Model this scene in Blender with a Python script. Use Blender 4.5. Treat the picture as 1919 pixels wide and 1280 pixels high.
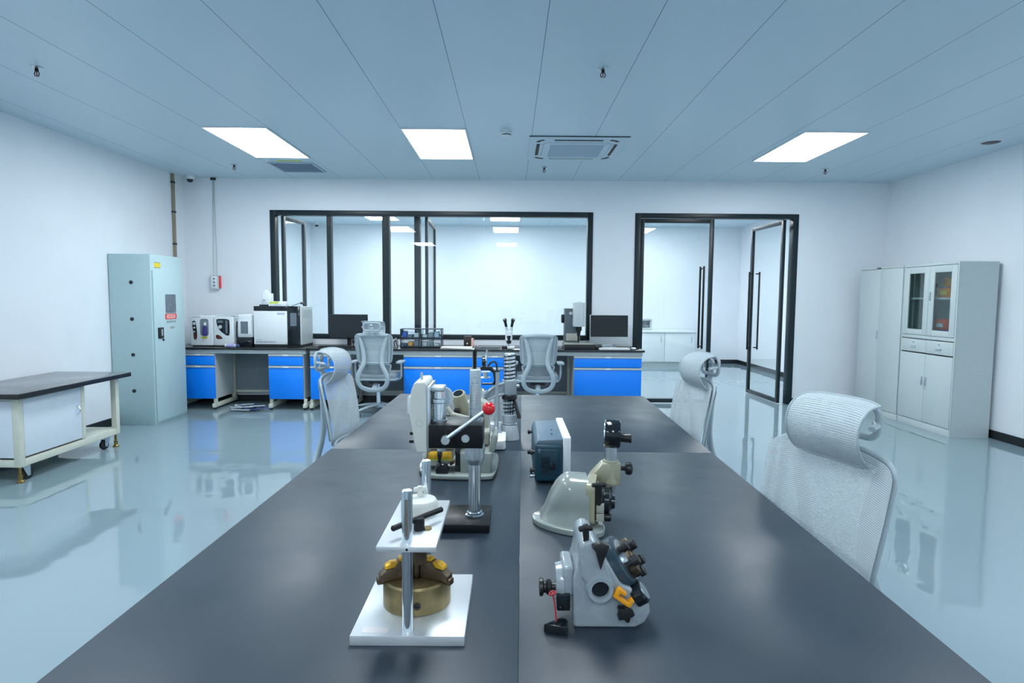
import bpy, bmesh, math, random
from mathutils import Vector, Matrix, Quaternion
random.seed(7)
PI = math.pi
for o in list(bpy.data.objects):
    bpy.data.objects.remove(o)
SC = bpy.context.scene
COL = SC.collection

# ------------------------------------------------------------------ camera
cd = bpy.data.cameras.new('camera')
cam = bpy.data.objects.new('camera', cd)
COL.objects.link(cam)
Fw = Vector((0.00365739, 0.99728665, -0.07352527))
Rt = Vector((0.99997053, -0.00315112, 0.00700046))
Dn = Vector((0.00674978, -0.07354871, -0.99726878))
m = Matrix((Rt, -Dn, -Fw)).transposed().to_4x4()
m.translation = (0, 0, 1.4096)
cam.matrix_world = m
cd.sensor_fit = 'HORIZONTAL'
cd.sensor_width = 36.0
cd.lens = 36.0 * 1131.97 / 1919
cd.clip_start = 0.05
SC.camera = cam

# ------------------------------------------------------------------ world and exposure
W = bpy.data.worlds.new('world')
SC.world = W
W.use_nodes = True
W.node_tree.nodes['Background'].inputs[0].default_value = (0.75, 0.88, 1.0, 1)
W.node_tree.nodes['Background'].inputs[1].default_value = 0.3
SC.view_settings.view_transform = 'Standard'
SC.view_settings.look = 'None'
SC.view_settings.gamma = 1
SC.view_settings.use_curve_mapping = False
SC.view_settings.exposure = 0.0
LAMP = 21.0                       # ceiling panel radiance
LAMP_COL = (0.885, 0.96, 1.0)

# ------------------------------------------------------------------ room numbers
XL, XR = -4.27, 4.95              # side walls
YB, YF = -3.6, 8.0                # wall behind the camera, glazed wall
YI = 13.05                        # far wall of the room behind the glass
ZC = 2.927
ZT = 0.79                         # big table top
ZB = 0.77                         # bench top


# ================================================================== helpers
class MB:
    """collects shapes; build() links them as ONE mesh object"""
    def __init__(self):
        self.bm = bmesh.new()

    def _add(self, t, M=None, bev=0, seg=2):
        if bev:
            bmesh.ops.bevel(t, geom=list(t.edges), offset=bev, segments=seg, profile=0.5, affect='EDGES', clamp_overlap=True)
        if M is not None:
            bmesh.ops.transform(t, matrix=M, verts=t.verts)
        me = bpy.data.meshes.new('t')
        t.to_mesh(me)
        t.free()
        self.bm.from_mesh(me)
        bpy.data.meshes.remove(me)
        return self

    def box(self, x0, x1, y0, y1, z0, z1, bev=0, seg=2, M=None):
        t = bmesh.new()
        bmesh.ops.create_cube(t, size=1)
        bmesh.ops.transform(t, matrix=Matrix.Translation(((x0+x1)/2, (y0+y1)/2, (z0+z1)/2)) @ Matrix.Diagonal((x1-x0, y1-y0, z1-z0, 1)), verts=t.verts)
        return self._add(t, M, bev, seg)

    def lathe(self, prof, n=28, M=None, a0=0, a1=2*PI):
        """prof: (r, h) list, turned about local z"""
        t = bmesh.new()
        full = abs(a1-a0-2*PI) < 1e-6
        k = n if full else n+1
        rings = []
        for r, h in prof:
            if r < 1e-6:
                rings.append([t.verts.new((0, 0, h))])
            else:
                rings.append([t.verts.new((r*math.cos(a0+(a1-a0)*i/n), r*math.sin(a0+(a1-a0)*i/n), h)) for i in range(k)])
        for A, B in zip(rings, rings[1:]):
            for i in range(n):
                j = (i+1) % k if full else i+1
                if len(A) == 1 and len(B) == 1:
                    continue
                try:
                    if len(A) == 1:
                        t.faces.new((A[0], B[j], B[i]))
                    elif len(B) == 1:
                        t.faces.new((A[i], A[j], B[0]))
                    else:
                        t.faces.new((A[i], A[j], B[j], B[i]))
                except ValueError:
                    pass
        bmesh.ops.recalc_face_normals(t, faces=t.faces)
        return self._add(t, M)

    def cyl(self, p0, p1, r0, r1=None, n=24, ch=0.0):
        p0, p1 = Vector(p0), Vector(p1)
        r1 = r0 if r1 is None else r1
        d = p1-p0
        L = d.length
        M = Matrix.Translation(p0) @ d.to_track_quat('Z', 'Y').to_matrix().to_4x4()
        c = min(ch, r0*.9, r1*.9, L*.45)
        if c > 0:
            pr = [(0, 0), (r0-c, 0), (r0, c), (r1, L-c), (r1-c, L), (0, L)]
        else:
            pr = [(0, 0), (r0, 0), (r1, L), (0, L)]
        return self.lathe(pr, n, M)

    def turn(self, p0, p1, prof, n=28):
        """lathe profile given in metres along the axis p0->p1"""
        p0, p1 = Vector(p0), Vector(p1)
        M = Matrix.Translation(p0) @ (p1-p0).to_track_quat('Z', 'Y').to_matrix().to_4x4()
        return self.lathe(prof, n, M)

    def ball(self, c, r, n=20, s=(1, 1, 1)):
        t = bmesh.new()
        bmesh.ops.create_uvsphere(t, u_segments=n, v_segments=max(8, n//2), radius=r)
        return self._add(t, Matrix.Translation(c) @ Matrix.Diagonal((*s, 1)))

    def tube(self, pts, r, n=10, closed=False, flat=1.0, up=None):
        """sweep a circle (or an ellipse flattened by flat along the frame's second axis)"""
        P = [Vector(p) for p in pts]
        N = len(P)
        rr = r if isinstance(r, (list, tuple)) else [r]*N
        T = []
        for i in range(N):
            if closed:
                d = P[(i+1) % N]-P[i-1]
            else:
                d = P[min(i+1, N-1)]-P[max(i-1, 0)]
            T.append(d.normalized() if d.length > 1e-9 else Vector((0, 0, 1)))
        t = bmesh.new()
        u = Vector(up) if up is not None else (Vector((0, 0, 1)) if abs(T[0].z) < .9 else Vector((1, 0, 0)))
        u = (u-T[0]*u.dot(T[0])).normalized()
        rings = []
        for i in range(N):
            if i:
                if up is not None:
                    u = Vector(up)
                u = u-T[i]*u.dot(T[i])
                u.normalize()
            v = T[i].cross(u)
            rings.append([t.verts.new(P[i]+(v*math.cos(2*PI*k/n)+u*math.sin(2*PI*k/n)*flat)*rr[i]) for k in range(n)])
        for i in range(N if closed else N-1):
            A, B = rings[i], rings[(i+1) % N]
            off = 0
            if closed and i == N-1:
                off = min(range(n), key=lambda o: sum((A[k].co-B[(k+o) % n].co).length for k in range(n)))
            for k in range(n):
                t.faces.new((A[k], A[(k+1) % n], B[(k+1+off) % n], B[(k+off) % n]))
        if not closed:
            t.faces.new(rings[0][::-1])
            t.faces.new(rings[-1])
        bmesh.ops.recalc_face_normals(t, faces=t.faces)
        return self._add(t)

    def prism(self, pts, a, b, plane='xz', bev=0, seg=2, M=None):
        """polygon pts in plane, extruded from a to b along the third axis"""
        def p3(p, c):
            return {'xz': (p[0], c, p[1]), 'xy': (p[0], p[1], c), 'yz': (c, p[0], p[1])}[plane]
        t = bmesh.new()
        A = [t.verts.new(p3(p, a)) for p in pts]
        B = [t.verts.new(p3(p, b)) for p in pts]
        n = len(pts)
        t.faces.new(A)
        t.faces.new(B[::-1])
        for i in range(n):
            t.faces.new((A[i], B[i], B[(i+1) % n], A[(i+1) % n]))
        bmesh.ops.recalc_face_normals(t, faces=t.faces)
        return self._add(t, M, bev, seg)

    def grid(self, f, nu, nv, uvf=None, closed_u=False):
        t = bmesh.new()
        V = [[t.verts.new(f(i/nu, j/nv)) for i in range(nu+1)] for j in range(nv+1)]
        ul = t.loops.layers.uv.new('UVMap')
        for j in range(nv):
            for i in range(nu):
                fc = t.faces.new((V[j][i], V[j][i+1], V[j+1][i+1], V[j+1][i]))
                for lp, (a, b) in zip(fc.loops, ((i, j), (i+1, j), (i+1, j+1), (i, j+1))):
                    lp[ul].uv = uvf(a/nu, b/nv) if uvf else (a/nu, b/nv)
        return self._add(t)

    def slab(self, x0, x1, y0, y1, z0, z1, r, n=6, bev=0, M=None):
        """box with rounded vertical corners"""
        return self.prism(rrect(x0, x1, y0, y1, r, n), z0, z1, 'xy', bev, 2, M)

    def build(self, name, mat, parent=None, loc=None, ang=35, solid=0):
        me = bpy.data.meshes.new(name)
        self.bm.to_mesh(me)
        self.bm.free()
        me.materials.append(mat)
        me.polygons.foreach_set('use_smooth', [True]*len(me.polygons))
        try:
            me.set_sharp_from_angle(angle=math.radians(ang))
        except Exception:
            pass
        o = bpy.data.objects.new(name, me)
        COL.objects.link(o)
        if parent is not None:
            o.parent = parent
        if loc is not None:
            o.location = loc
        if solid:
            md = o.modifiers.new('solid', 'SOLIDIFY')
            md.thickness = solid
            md.offset = 0
        return o


def rrect(x0, x1, y0, y1, r, n=6):
    P = []
    for cx, cy, a in ((x1-r, y1-r, 0), (x0+r, y1-r, PI/2), (x0+r, y0+r, PI), (x1-r, y0+r, 1.5*PI)):
        for k in range(n+1):
            P.append((cx+r*math.cos(a+k*PI/2/n), cy+r*math.sin(a+k*PI/2/n)))
    return P


def smooth(pts, it=2, closed=False):
    """Chaikin corner cutting"""
    P = [Vector(p) for p in pts]
    for _ in range(it):
        Q = [] if closed else [P[0]]
        for i in range(len(P) if closed else len(P)-1):
            a, b = P[i], P[(i+1) % len(P)]
            Q += [a*.75+b*.25, a*.25+b*.75]
        if not closed:
            Q.append(P[-1])
        P = Q
    return P


def tag(o, label, cat, group=None, kind=None):
    o['label'] = label
    if cat:
        o['category'] = cat
    if group:
        o['group'] = group
    if kind:
        o['kind'] = kind
    return o


def thing(name, label, cat, loc=(0, 0, 0), rz=0, group=None):
    o = bpy.data.objects.new(name, None)
    COL.objects.link(o)
    o.empty_display_size = .1
    o.location = loc
    o.rotation_euler = (0, 0, rz)
    return tag(o, label, cat, group)


def dup(root, label, loc, rz=None, group=None):
    """copy of a thing with copies of its parts and sub-parts"""
    def cp(o, parent):
        c = o.copy()
        COL.objects.link(c)
        if parent is not None:
            c.parent = parent
        for ch in [k for k in bpy.data.objects if k.parent == o]:
            cp(ch, c)
        return c
    r = cp(root, None)
    r.location = loc
    if rz is not None:
        r.rotation_euler = (0, 0, rz)
    r['label'] = label
    if group:
        r['group'] = group
    return r


def struct(o, label=None):
    o['kind'] = 'structure'
    if label:
        o['label'] = label
    return o


# ------------------------------------------------------------------ materials
def nt(name):
    m = bpy.data.materials.new(name)
    m.use_nodes = True
    t = m.node_tree
    return m, t, t.nodes['Principled BSDF'], t.nodes['Material Output']


def node(t, typ, **kw):
    n = t.nodes.new(typ)
    for k, v in kw.items():
        setattr(n, k, v)
    return n


def mat(name, col, rough=.5, metal=0., var=.05, scale=20, bump=0., bscale=None, spec=.5, coat=0., stretch=None):
    """principled surface with procedural colour, gloss and relief variation"""
    m, t, b, out = nt(name)
    tc = node(t, 'ShaderNodeTexCoord')
    src = tc.outputs['Object']
    if stretch:
        mp = node(t, 'ShaderNodeMapping')
        mp.inputs['Scale'].default_value = stretch
        t.links.new(src, mp.inputs[0])
        src = mp.outputs[0]
    nz = node(t, 'ShaderNodeTexNoise')
    nz.inputs['Scale'].default_value = scale
    nz.inputs['Detail'].default_value = 4
    t.links.new(src, nz.inputs['Vector'])
    rp = node(t, 'ShaderNodeMapRange')
    rp.inputs[1].default_value, rp.inputs[2].default_value = .3, .7
    rp.inputs[3].default_value, rp.inputs[4].default_value = 1-var, 1+var
    t.links.new(nz.outputs[0], rp.inputs[0])
    mx = node(t, 'ShaderNodeVectorMath', operation='SCALE')
    mx.inputs[0].default_value = col[:3]
    t.links.new(rp.outputs[0], mx.inputs['Scale'])
    t.links.new(mx.outputs[0], b.inputs['Base Color'])
    rr = node(t, 'ShaderNodeMapRange')
    rr.inputs[1].default_value, rr.inputs[2].default_value = .3, .7
    rr.inputs[3].default_value, rr.inputs[4].default_value = rough*.88, min(1, rough*1.12)
    t.links.new(nz.outputs[0], rr.inputs[0])
    t.links.new(rr.outputs[0], b.inputs['Roughness'])
    b.inputs['Metallic'].default_value = metal
    b.inputs['Specular IOR Level'].default_value = spec
    b.inputs['Coat Weight'].default_value = coat
    b.inputs['Coat Roughness'].default_value = .08
    if bump:
        n2 = node(t, 'ShaderNodeTexNoise')
        n2.inputs['Scale'].default_value = bscale or scale*4
        n2.inputs['Detail'].default_value = 3
        t.links.new(src, n2.inputs['Vector'])
        bp = node(t, 'ShaderNodeBump')
        bp.inputs['Strength'].default_value = bump
        bp.inputs['Distance'].default_value = .01
        t.links.new(n2.outputs[0], bp.inputs['Height'])
        t.links.new(bp.outputs[0], b.inputs['Normal'])
    return m


def emit(name, col, strength):
    m, t, b, out = nt(name)
    t.nodes.remove(b)
    e = node(t, 'ShaderNodeEmission')
    nz = node(t, 'ShaderNodeTexNoise')
    nz.inputs['Scale'].default_value = 2
    rp = node(t, 'ShaderNodeMapRange')
    rp.inputs[3].default_value, rp.inputs[4].default_value = strength*.98, strength*1.02
    t.links.new(nz.outputs[0], rp.inputs[0])
    t.links.new(rp.outputs[0], e.inputs[1])
    e.inputs[0].default_value = (*col, 1)
    t.links.new(e.outputs[0], out.inputs[0])
    return m


def glass(name, tint=(.96, .99, .985), refl=1.0, ior=1.5, rough=.0):
    m, t, b, out = nt(name)
    t.nodes.remove(b)
    tr = node(t, 'ShaderNodeBsdfTransparent')
    tr.inputs[0].default_value = (*tint, 1)
    gl = node(t, 'ShaderNodeBsdfGlossy')
    gl.inputs['Roughness'].default_value = rough
    ge = node(t, 'ShaderNodeNewGeometry')
    dt = node(t, 'ShaderNodeVectorMath', operation='DOT_PRODUCT')
    t.links.new(ge.outputs['Incoming'], dt.inputs[0])
    t.links.new(ge.outputs['Normal'], dt.inputs[1])
    ab = node(t, 'ShaderNodeMath', operation='ABSOLUTE')
    t.links.new(dt.outputs['Value'], ab.inputs[0])
    om = node(t, 'ShaderNodeMath', operation='SUBTRACT')
    om.inputs[0].default_value = 1
    t.links.new(ab.outputs[0], om.inputs[1])
    pw = node(t, 'ShaderNodeMath', operation='POWER')
    pw.inputs[1].default_value = 5
    t.links.new(om.outputs[0], pw.inputs[0])
    f0 = ((ior-1)/(ior+1))**2
    fr = node(t, 'ShaderNodeMath', operation='MULTIPLY_ADD')
    fr.inputs[1].default_value = 1-f0
    fr.inputs[2].default_value = f0
    t.links.new(pw.outputs[0], fr.inputs[0])
    nz = node(t, 'ShaderNodeTexNoise')
    nz.inputs['Scale'].default_value = 1.2
    bp = node(t, 'ShaderNodeBump')
    bp.inputs['Strength'].default_value = .01
    t.links.new(nz.outputs[0], bp.inputs['Height'])
    t.links.new(bp.outputs[0], gl.inputs['Normal'])
    ml = node(t, 'ShaderNodeMath', operation='MULTIPLY')
    ml.inputs[1].default_value = refl
    t.links.new(fr.outputs[0], ml.inputs[0])
    mx = node(t, 'ShaderNodeMixShader')
    t.links.new(ml.outputs[0], mx.inputs[0])
    t.links.new(tr.outputs[0], mx.inputs[1])
    t.links.new(gl.outputs[0], mx.inputs[2])
    t.links.new(mx.outputs[0], out.inputs[0])
    return m


def mesh_fabric(name, col, du=.0062, dv=.0034, hole=.37):
    """woven net: elongated holes in offset rows, measured in metres along the UV map"""
    m, t, b, out = nt(name)
    tc = node(t, 'ShaderNodeTexCoord')
    sp = node(t, 'ShaderNodeSeparateXYZ')
    t.links.new(tc.outputs['UV'], sp.inputs[0])

    def mth(op, a, c=None):
        n = node(t, 'ShaderNodeMath', operation=op)
        for i, x in enumerate((a, c)):
            if x is None:
                continue
            if isinstance(x, (int, float)):
                n.inputs[i].default_value = x
            else:
                t.links.new(x, n.inputs[i])
        return n.outputs[0]
    v = mth('DIVIDE', sp.outputs[1], dv)
    row = mth('FLOOR', v)
    odd = mth('MULTIPLY', mth('MODULO', mth('ABSOLUTE', row), 2.0), .5)
    u = mth('ADD', mth('DIVIDE', sp.outputs[0], du), odd)
    fu = mth('SUBTRACT', mth('FRACT', u), .5)
    fv = mth('SUBTRACT', mth('FRACT', v), .5)
    d = mth('ADD', mth('POWER', mth('ABSOLUTE', fu), 2.0), mth('POWER', mth('ABSOLUTE', fv), 2.0))
    h = mth('LESS_THAN', d, hole*hole)
    nz = node(t, 'ShaderNodeTexNoise')
    nz.inputs['Scale'].default_value = 30
    t.links.new(tc.outputs['UV'], nz.inputs['Vector'])
    rp = node(t, 'ShaderNodeMapRange')
    rp.inputs[3].default_value, rp.inputs[4].default_value = .93, 1.07
    t.links.new(nz.outputs[0], rp.inputs[0])
    vm = node(t, 'ShaderNodeVectorMath', operation='SCALE')
    vm.inputs[0].default_value = col
    t.links.new(rp.outputs[0], vm.inputs['Scale'])
    t.links.new(vm.outputs[0], b.inputs['Base Color'])
    b.inputs['Roughness'].default_value = .55
    tr = node(t, 'ShaderNodeBsdfTransparent')
    di = node(t, 'ShaderNodeBsdfDiffuse')
    di.inputs[0].default_value = (col[0]*.42, col[1]*.45, col[2]*.48, 1)  # holes half filled with darkened fabric, painting a dimmer lit second layer
    m2 = node(t, 'ShaderNodeMixShader')
    m2.inputs[0].default_value = .5
    t.links.new(di.outputs[0], m2.inputs[1])
    t.links.new(tr.outputs[0], m2.inputs[2])
    mx = node(t, 'ShaderNodeMixShader')
    t.links.new(h, mx.inputs[0])
    t.links.new(b.outputs[0], mx.inputs[1])
    t.links.new(m2.outputs[0], mx.inputs[2])
    t.links.new(mx.outputs[0], out.inputs[0])
    return m


def ceiling_mat():
    """lacquered metal ceiling planks 0.6 m wide with dark joints"""
    m, t, b, out = nt('ceiling_planks')
    tc = node(t, 'ShaderNodeTexCoord')
    sp = node(t, 'ShaderNodeSeparateXYZ')
    t.links.new(tc.outputs['Object'], sp.inputs[0])

    def seam(axis, off, per, w):
        a = node(t, 'ShaderNodeMath', operation='ADD')
        a.inputs[1].default_value = -off+per*40
        t.links.new(sp.outputs[axis], a.inputs[0])
        dv = node(t, 'ShaderNodeMath', operation='DIVIDE')
        dv.inputs[1].default_value = per
        t.links.new(a.outputs[0], dv.inputs[0])
        fr = node(t, 'ShaderNodeMath', operation='FRACT')
        t.links.new(dv.outputs[0], fr.inputs[0])
        s = node(t, 'ShaderNodeMath', operation='PINGPONG')
        s.inputs[1].default_value = .5
        t.links.new(fr.outputs[0], s.inputs[0])
        l = node(t, 'ShaderNodeMath', operation='LESS_THAN')
        l.inputs[1].default_value = w/per
        t.links.new(s.outputs[0], l.inputs[0])
        return l.outputs[0]
    s1 = seam(0, -.406, .6, .0028)
    nz = node(t, 'ShaderNodeTexNoise')
    nz.inputs['Scale'].default_value = .5
    t.links.new(tc.outputs['Object'], nz.inputs['Vector'])
    cr = node(t, 'ShaderNodeMix', data_type='RGBA')
    cr.inputs['A'].default_value = CEIL_A
    cr.inputs['B'].default_value = CEIL_B
    t.links.new(nz.outputs[0], cr.inputs['Factor'])
    mx = node(t, 'ShaderNodeMix', data_type='RGBA')
    t.links.new(s1, mx.inputs['Factor'])
    t.links.new(cr.outputs['Result'], mx.inputs['A'])
    mx.inputs['B'].default_value = (.17, .29, .38, 1)
    t.links.new(mx.outputs['Result'], b.inputs['Base Color'])
    b.inputs['Roughness'].default_value = .34
    b.inputs['Specular IOR Level'].default_value = .35
    return m


def floor_mat():
    """self-levelling epoxy: glossy, faintly wavy"""
    m, t, b, out = nt('epoxy_floor')
    tc = node(t, 'ShaderNodeTexCoord')
    nz = node(t, 'ShaderNodeTexNoise')
    nz.inputs['Scale'].default_value = .7
    nz.inputs['Detail'].default_value = 3
    t.links.new(tc.outputs['Object'], nz.inputs['Vector'])
    cr = node(t, 'ShaderNodeMix', data_type='RGBA')
    cr.inputs['A'].default_value = FLOOR_A
    cr.inputs['B'].default_value = FLOOR_B
    t.links.new(nz.outputs[0], cr.inputs['Factor'])
    t.links.new(cr.outputs['Result'], b.inputs['Base Color'])
    b.inputs['Roughness'].default_value = .008
    b.inputs['Specular IOR Level'].default_value = .95
    n2 = node(t, 'ShaderNodeTexNoise')
    n2.inputs['Scale'].default_value = 8
    n2.inputs['Detail'].default_value = 0
    t.links.new(tc.outputs['Object'], n2.inputs['Vector'])
    bp = node(t, 'ShaderNodeBump')
    bp.inputs['Strength'].default_value = .05
    bp.inputs['Distance'].default_value = .02
    t.links.new(n2.outputs[0], bp.inputs['Height'])
    t.links.new(bp.outputs[0], b.inputs['Normal'])
    return m


CEIL_A = (.56, .70, .78, 1)
CEIL_B = (.60, .74, .82, 1)
FLOOR_A = (.25, .345, .395, 1)
FLOOR_B = (.28, .375, .425, 1)
M = {}
M['wall'] = mat('wall_paint', (.84, .88, .93), .55, var=.015, scale=3, bump=.02, bscale=120)
M['ceil'] = ceiling_mat()
M['floor'] = floor_mat()
M['black'] = mat('black_aluminium', (.009, .020, .026), .38, .0, spec=.4)
M['skirt'] = mat('black_skirting', (.008, .012, .014), .4)
M['glass'] = glass('pane_glass', (.945, .965, .963))
M['lamp'] = emit('panel_light', LAMP_COL, LAMP)
M['white'] = mat('white_paint', (.78, .83, .86), .4, var=.02)
M['table'] = mat('black_laminate', (.021, .035, .053), .40, var=.10, scale=6, bump=.015, bscale=220, spec=.6)
M['bench'] = mat('black_worktop', (.016, .019, .021), .22, var=.1, scale=8, spec=.6)
M['steel_frame'] = mat('grey_steel_frame', (.50, .56, .58), .4, var=.03)
M['beige_frame'] = mat('cream_steel_frame', (.66, .68, .58), .45, var=.03)
M['panel_grey'] = mat('grey_board', (.20, .25, .29), .5, var=.04)
M['carcass'] = mat('pale_grey_board', (.55, .61, .63), .5, var=.03)
M['blue'] = mat('blue_laminate', (.0015, .25, 1.0), .32, var=.02)
M['locker'] = mat('grey_green_enamel', (.47, .63, .66), .42, var=.02)
M['cabinet'] = mat('grey_enamel', (.55, .62, .62), .45, var=.02)
M['cartpanel'] = mat('white_board', (.70, .77, .84), .45, var=.02)
M['cartwood'] = mat('grey_stained_top', (.19, .195, .205), .2, var=.15, scale=4, stretch=(2, 1, 1))
M['chair'] = mat('grey_plastic', (.40, .48, .53), .42, var=.02)
M['mesh'] = mesh_fabric('grey_net', (.56, .64, .69), .0056, .0060, hole=.285)
M['meshseat'] = mesh_fabric('grey_net_dense', (.27, .32, .36), hole=.25)  # dark grey seat net, its colour also darkened for shade under the bench
M['chrome'] = mat('chrome', (.80, .86, .90), .17, 1., var=.02)
M['steel'] = mat('brushed_steel', (.60, .66, .69), .3, 1., var=.05, stretch=(1, 1, 8))
M['alu'] = mat('milled_aluminium', (.70, .74, .77), .38, .5, var=.04, scale=60, stretch=(1, 14, 1))
M['brass'] = mat('aged_brass', (.30, .235, .115), .38, .8, var=.3, scale=25)
M['brown'] = mat('oxidised_steel', (.12, .09, .06), .42, .7, var=.4, scale=30)
M['tip'] = mat('yellow_brass_tip', (.92, .50, .04), .35, .4, var=.25, scale=50)
M['blackplastic'] = mat('black_plastic', (.012, .014, .016), .35, var=.1)
M['blackmetal'] = mat('blackened_steel', (.006, .008, .010), .38, .0, var=.2, scale=40, spec=.3)
M['castgrey'] = mat('grey_hammer_enamel', (.33, .39, .43), .28, var=.03, coat=.5)
M['castgreen'] = mat('grey_green_hammer_enamel', (.30, .34, .32), .20, var=.03, coat=.6)
M['cream'] = mat('cream_enamel', (.38, .37, .26), .32, var=.05, coat=.3)
M['creamlight'] = mat('beige_enamel', (.40, .405, .35), .35, var=.06, coat=.3)
M['teal'] = mat('teal_plastic', (.006, .052, .085), .42, var=.05)
M['tealtop'] = mat('blue_grey_plastic', (.11, .17, .23), .4, var=.05)
M['orange'] = mat('orange_plastic', (.85, .35, .01), .4)
M['red'] = mat('red_plastic', (.75, .012, .02), .18, coat=.4)
M['redwire'] = mat('red_wire', (.45, .02, .03), .5)
M['ivory'] = mat('ivory_plastic', (.72, .73, .69), .4, var=.02)
M['screen'] = mat('dark_screen', (.008, .013, .018), .12)
M['screengrey'] = mat('grey_display', (.14, .18, .22), .25)
M['cable_dark'] = mat('dark_cable', (.02, .03, .04), .5)
M['cable_white'] = mat('pale_cable', (.55, .62, .66), .5)
M['cable_blue'] = mat('blue_cable', (.05, .09, .22), .5)
M['yellow'] = mat('yellow_label', (.85, .66, .03), .5)
M['limelabel'] = mat('lime_label', (.62, .70, .08), .5)
M['redlabel'] = mat('red_label', (.70, .03, .03), .5)
M['pinklabel'] = mat('pale_pink_print', (.9, .55, .5), .5)
M['greyprint'] = mat('grey_print', (.25, .30, .34), .5)
M['blueprint'] = mat('blue_print', (.05, .18, .55), .5)
M['clear'] = glass('clear_plastic', (.93, .97, .98), 1.2, 1.45, .05)
M['smoked'] = glass('cabinet_pane', (.72, .80, .80), 1.0)
M['rubber'] = mat('black_rubber', (.012, .013, .014), .6)
M['violet'] = mat('violet_liquid', (.05, .04, .20), .2)
M['brownglass'] = mat('brown_glass', (.10, .02, .012), .15)
M['orangebox'] = mat('orange_box', (.85, .25, .01), .45)
M['redorange'] = mat('red_orange_box', (.90, .09, .01), .45)
M['bluebox'] = mat('blue_box', (.01, .10, .50), .45)
M['conduit'] = mat('tan_conduit', (.30, .25, .17), .5)
M['ventgrey'] = mat('blue_grey_vent', (.42, .54, .68), .5)
M['cupper'] = mat('brass_foot', (.30, .21, .07), .4, .8)
M['paper'] = mat('white_paper', (.78, .77, .78), .7, var=.01)
M['grille'] = mat('pale_grille', (.45, .55, .66), .5)


def text(name, s, size, mt, parent, loc, rot, ext=.0006, cx='CENTER'):
    cu = bpy.data.curves.new(name, 'FONT')
    cu.body = s
    cu.size = size
    cu.extrude = ext
    cu.align_x = cx
    cu.align_y = 'CENTER'
    tmp = bpy.data.objects.new('tmp', cu)
    COL.objects.link(tmp)
    dg = bpy.context.evaluated_depsgraph_get()
    me = bpy.data.meshes.new_from_object(tmp.evaluated_get(dg))
    bpy.data.objects.remove(tmp)
    me.materials.clear()
    me.materials.append(mt)
    o = bpy.data.objects.new(name, me)
    COL.objects.link(o)
    o.parent = parent
    o.location = loc
    o.rotation_euler = rot
    return o


# ================================================================== the setting
def wall_with_holes(x0, x1, y0, y1, z0, z1, holes):
    """wall slab along x; holes = (xa, xb, za, zb) sorted by x, not overlapping"""
    b = MB()
    x = x0
    for xa, xb, za, zb in holes:
        b.box(x, xa, y0, y1, z0, z1)
        if za > z0:
            b.box(xa, xb, y0, y1, z0, za)
        b.box(xa, xb, y0, y1, zb, z1)
        x = xb
    b.box(x, x1, y0, y1, z0, z1)
    return b


WX0, WX1, WZ0, WZ1 = -3.145, 1.080, .845, 2.52       # window opening (outer frame)
DX0, DX1, DZ1 = 1.632, 3.776, 2.515                  # door opening
struct(MB().box(XL-.2, XR+.2, YB-.2, YI+.2, -.1, 0).build('floor', M['floor']), 'glossy grey blue epoxy floor')
struct(MB().box(XL-.2, XR+.2, YB-.2, YI+.2, ZC, ZC+.1).build('ceiling', M['ceil']), 'pale blue metal plank ceiling')
struct(MB().box(XL-.2, XL, YB-.2, YI+.2, 0, ZC).build('wall_left', M['wall']))
struct(MB().box(XR, XR+.2, YB-.2, YI+.2, 0, ZC).build('wall_right', M['wall']))
struct(MB().box(XL, XR, YB-.2, YB, 0, ZC).build('wall_rear', M['wall']))
struct(wall_with_holes(XL, XR, YF, YF+.12, 0, ZC, [(WX0, WX1, WZ0, WZ1), (DX0, DX1, 0, DZ1)]).build('wall_front', M['wall']), 'white wall with the glazed window and door')
struct(MB().box(XL, XR, YI, YI+.2, 0, ZC).build('wall_far', M['wall']), 'white far wall of the room behind the glass')
BBH = .085
struct(MB().box(XL, XL+.012, YB, YF, 0, BBH).build('baseboard_left', M['skirt']))
struct(MB().box(XR-.012, XR, YB, YF, 0, BBH).build('baseboard_right', M['skirt']))
struct(MB().box(XL, DX0, YF-.012, YF, 0, BBH).box(DX1, XR, YF-.012, YF, 0, BBH).build('baseboard_front', M['skirt']))
struct(MB().box(XL, XR, YI-.012, YI, 0, BBH).build('baseboard_far', M['skirt']))
struct(MB().box(XR-.012, XR, YF+.12, YI, 0, BBH).build('baseboard_far_right', M['skirt']))

# window
FT = .066
f = MB()
yA, yB = YF-.012, YF+.10
f.box(WX0+.07, WX1-.07, yA, yB, WZ1-FT, WZ1, .002).box(WX0+.07, WX1-.07, yA, yB, WZ0, WZ0+FT*.9, .002)
f.box(WX0, WX0+.07, yA, yB, WZ0, WZ1, .003).box(WX1-.07, WX1, yA, yB, WZ0, WZ1, .003)
wf = f.build('window_1', M['black'])
struct(wf, 'wide black framed interior window above the lab benches')
MB().box(-1.682, -1.590, YF, yB, WZ0+FT*.8, WZ1-FT*.9).build('mullion', M['black'], wf)
MB().box(-2.414, -2.354, YF+.02, yB, WZ0+FT*.8, WZ1-FT*.9).build('mullion', M['black'], wf)
xs = [WX0+.065, -2.384, -1.636, -.353, WX1-.065]
for a, b_ in zip(xs, xs[1:]):
    MB().box(a+.002, b_-.002, YF+.04, YF+.05, WZ0+FT*.8, WZ1-FT*.9).build('pane', M['glass'], wf)

# door frame and the two leaves
f = MB()
f.box(DX0+.072, DX1-.072, yA, yB, DZ1-.062, DZ1, .002).box(DX0, DX0+.072, yA, yB, 0, DZ1, .003).box(DX1-.072, DX1, yA, yB, 0, DZ1, .003)
struct(f.build('trim_1', M['black']), 'black frame around the double glass door')


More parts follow.
